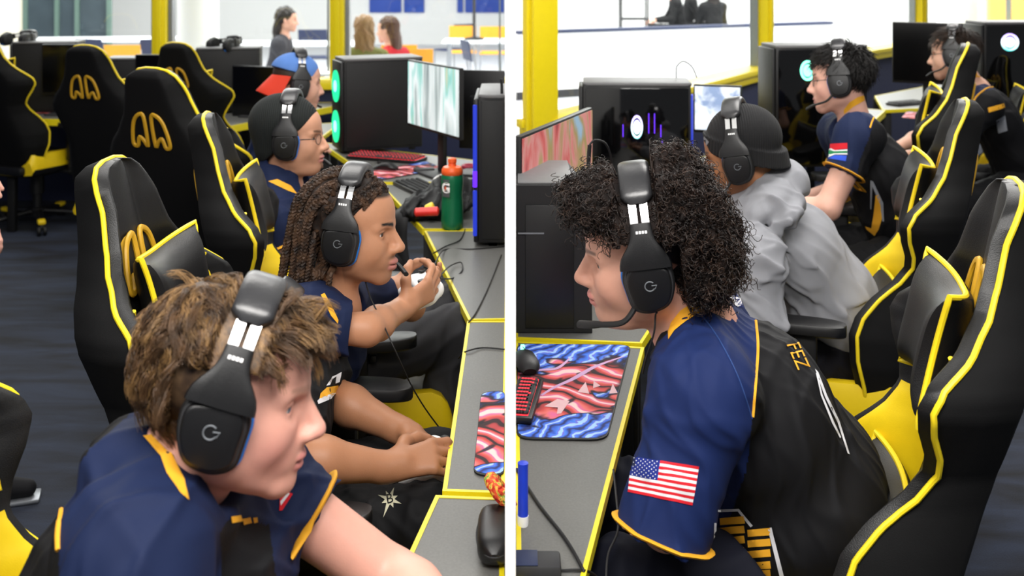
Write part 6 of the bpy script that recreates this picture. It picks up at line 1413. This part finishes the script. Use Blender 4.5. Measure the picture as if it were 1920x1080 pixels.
# glazed doors at the far left
a = at(48, 16.0); b_ = at(205, 16.0)
dr = thing('door_1', None, None, loc=((a[0] + b_[0]) / 2, 16, 0)); dr['kind'] = 'structure'; w_ = b_[0] - a[0]; fm = MB()
for x in (-.5, -.12, .12, .5): fm.box((x * w_, 0, 1.3), (.06, .08, 2.6))
for z in (.05, 2.5): fm.box((0, 0, z), (w_, .08, .1))
obj('door_frame', fm, mat('green_grey_metal', '#5a6f66', .4), dr); gm = MB(); gm.box((0, .02, 1.3), (w_ - .05, .02, 2.5)); obj('pane', gm, M['greyglass'], dr)
mb = MB(); mb.box((at(-60, 16)[0], 16.05, 1.6), (1.75, .1, 3.2)); struct('wall_cafeteria_side', mb, mat('cream_paint', '#efe6cf', .6, var=.03), smooth=False)
pl = thing('pole_stand', 'black pole stand on the right table beyond the left windows', 'stand', loc=(*at(889, 14.5), .745)); mb = MB(); mb.lathe([(.0, 0), (.14, 0), (.13, .025), (.03, .04), (.022, .05), (.02, 1.1), (0, 1.1)], 20); obj('pole', mb, M['black'], pl)
# right: half wall with navy cap
p, q = V(.03, 13.9), V(4.87, 16.4); mb = MB(); wall_seg(p, q, 0, .86, .14, mb); struct('wall_half', mb, M['white'], smooth=False)
mb = MB(); wall_seg(p, q, .86, .90, .2, mb); struct('trim_half_wall_cap', mb, M['navy'], smooth=False)
mb = MB(); wall_seg(p, q, 0, .11, .16, mb); struct('baseboard_half_wall', mb, M['dark'], smooth=False)
cafe_table('white table behind the half wall left of the wire rack', at(1110, 16.8), 1.2, .7); cafe_chair('navy chair beside the table behind the half wall', at(1072, 15.9), .2, 'navy'); cafe_chair('navy chair standing alone on the pale floor at the right', at(1652, 16.0), 2.6, 'navy'); cafe_table('white table right of the dark coats behind the half wall', at(1478, 17.6), 1.0, .6)
rk = thing('wire_rack', 'dark wire rack behind the half wall', 'rack', loc=(*at(1188, 16.2), 0)); 
for x in (-.2, .2):
    for y in (-.15, .15): mb = MB(); mb.tube([(x, y, 0), (x, y, 1.7)], .014, 8); obj('upright', mb, M['black'], rk)
for z in (.5, .95, 1.35): mb = MB(); mb.box((0, 0, z), (.42, .32, .03), bev=.006); obj('shelf', mb, M['dark'], rk)
mb = MB(); mb.box((at(1900, 17)[0] + .8, 17, 1.7), (2.4, .1, 2.2)); struct('wall_orange', mb, mat('orange_panel', '#e8b05a', .6), smooth=False)
# visitors
def visitor(label, px, d, zs, facing, top, hair, skin='#d6a48e', longhair=.22, yaw=None, coat=None):
    x = (px - CX) * d / F; f = Rz(math.radians(facing))[:, 0]; Pv = V(x, d, zs) - f * .12
    J = seated(0, Pv, lean=.2, neck_h=.46, sw=.16, facing=facing); hd = Head(J['N'] + V(0, 0, .20) + f * .05, facing if yaw is None else yaw, 6, 0, 1.0)
    R = person(label, hd, J, ((skin, '#b87670', '#2a1a12'), dict(scalp=hair)), shirt_cols=(top, top), res=.009, sres=.010, long_sleeve=True, sleeve_r=(.06, .058), chest=(.105, .145), seed=int(px), shoes='#222222')
    X = S(); k = hd.s; X.ell(hd.w(-.028, 0, .045), np.array((.108, .092, .096)) * k, hd.R, .02); X.ell(hd.w(-.075, 0, -.06), np.array((.05, .095, .12)) * k, hd.R, .04); X.ell(hd.w(-.085, 0, -.06 - longhair * .5), np.array((.04, .09, longhair * .6)) * k, hd.R, .05); X.fn(lambda p: (hd.loc(p) - np.array([.055, 0, .03])) @ unit(np.array([1., 0, -.55])) * -1, hd.w(0, 0, 0), .01, .01, 's') if False else None
    X.ell(hd.w(.085, 0, -.02), np.array((.07, .075, .10)) * k, hd.R, .02, 's'); X.disp = folds(int(px), .006, 60); v, f_ = X.net(.008); place_mesh('hair', quick_mesh('hair', v, f_), hair_col((hair, hair), int(px), 'visitor_hair_%d' % px, .5), R['root']); return R
visitor('woman with long dark hair in a dark jacket seated beyond the window', 535, 11.3, .52, 0, '#3a3a40', '#1c1512')
visitor('woman with long blond hair and an olive top beyond the window', 683, 9.8, .50, 100, '#6a6a34', '#8a6a44', longhair=.32)
visitor('woman with brown hair in a red top beyond the window', 730, 10.6, .45, 150, '#b0222c', '#4a3022', yaw=165)
visitor('seated visitor in black left of the other dark coats behind the half wall', 1262, 17.2, .75, 180, '#0c0c0e', '#1c1512')
visitor('second visitor in black behind the half wall, facing the first', 1300, 17.9, .75, 0, '#0c0c0e', '#1c1512')
visitor('visitor in a bulky black coat behind the half wall by the yellow post', 1335, 17.0, .7, 100, '#101012', '#1c1512')
# person at the left edge of the room, almost out of the picture
h10 = Head((-1.80, 3.22, 1.60), 10, 5, 0, 1.0); Jx = dict(N=V(-1.84, 3.24, 1.40), C=V(-1.85, 3.25, 1.22), B=V(-1.85, 3.25, 1.06), Pv=V(-1.85, 3.26, .93), SL=V(-1.85, 3.44, 1.35), SR=V(-1.85, 3.05, 1.35), EL=V(-1.80, 3.48, 1.08), WL=V(-1.70, 3.4, .95), ER=V(-1.84, 3.0, 1.09), WR=P(-118, 326, 3.02))
for s, q in (('L', 1), ('R', -1)): Jx['hip' + s] = Jx['Pv'] + V(0, q * .09, -.03); Jx['knee' + s] = V(-1.82 - .0, 3.26 + q * .1, .50); Jx['ank' + s] = V(-1.72 - .08 * (q < 0), 3.30 + q * .1, .09)
person('standing person at the left edge, only fingertips and a dark shoe in the picture', h10, Jx, (('#e0aa98', '#c07a76', '#2a1a12'), dict(scalp='#2a1c14')), shirt_cols=('#20242c', '#20242c'), res=.006, sres=.009, seed=90, hands=(None, dict(f=(1, .1, -.12), p=(0, .2, -1), curl=(.5, .6, .6, .7))), shoes='#17171a')

# headsets lying on the far towers
for px, py, d, yaw, lab in ((418, 84, 7.25, 60, 'black headset lying on the tall tower by the window'), (33, 74, 7.25, 75, 'black headset lying on the tower at the far left')):
    p = P(px, py, d); hh_ = Head(p, yaw, 78, 0, 1.0); headset(lab, hh_, mic=False, band=.14)
# ---------------------------------------------------------------- light and camera
w = bpy.data.worlds.new('world'); SC.world = w; w.use_nodes = True
bg = w.node_tree.nodes['Background']; bg.inputs[0].default_value = (.93, .96, 1, 1); bg.inputs[1].default_value = .18
def area(name, loc, size, power, rot=(0, 0, 0), col=(1, .97, .93)):
    l = bpy.data.lights.new(name, 'AREA'); l.shape = 'RECTANGLE'; l.size, l.size_y = size; l.energy = power; l.color = col
    o = bpy.data.objects.new(name, l); o.location = loc; o.rotation_euler = rot; COL.objects.link(o); return o
area('ceiling_light_front_left', (-.7, .2, 2.9), (1.6, .8), 60, rot=(.55, 0, 0))
area('ceiling_light_mid_left', (-.7, 3.4, 3.0), (1.6, 1.2), 45)
area('ceiling_light_far_left', (-2.2, 6., 3.0), (2.5, 1.2), 40)
area('ceiling_light_front_right', (.5, .4, 2.9), (1.4, .8), 62, rot=(.5, 0, 0))
area('ceiling_light_mid_right', (1.3, 3.6, 3.0), (1.6, 1.2), 60)
area('ceiling_light_far_right', (2.9, 6.3, 3.0), (1.6, 1.2), 50)
area('cafeteria_light_left', (-4, 13.5, 4.2), (8, 9), 1500, col=(1, .99, .97))
area('cafeteria_light_right', (5.5, 15.5, 4.2), (9, 9), 2100, col=(1, .99, .97))
cam = bpy.data.cameras.new('camera'); cam.sensor_width = 36; cam.lens = 36 * F / 1920; cam.shift_y = -(540 - YH) / 1920
cam.clip_start = .05; cam.clip_end = 100
cam.dof.use_dof = True; cam.dof.focus_distance = 2.25; cam.dof.aperture_fstop = 5.0
co_ = bpy.data.objects.new('camera', cam); co_.location = (0, 0, HC); co_.rotation_euler = (PI / 2, 0, 0); COL.objects.link(co_); SC.camera = co_
SC.view_settings.view_transform = 'Standard'; SC.view_settings.look = 'None'; SC.view_settings.gamma = 1; SC.view_settings.exposure = 0.2
SC.view_settings.use_curve_mapping = False
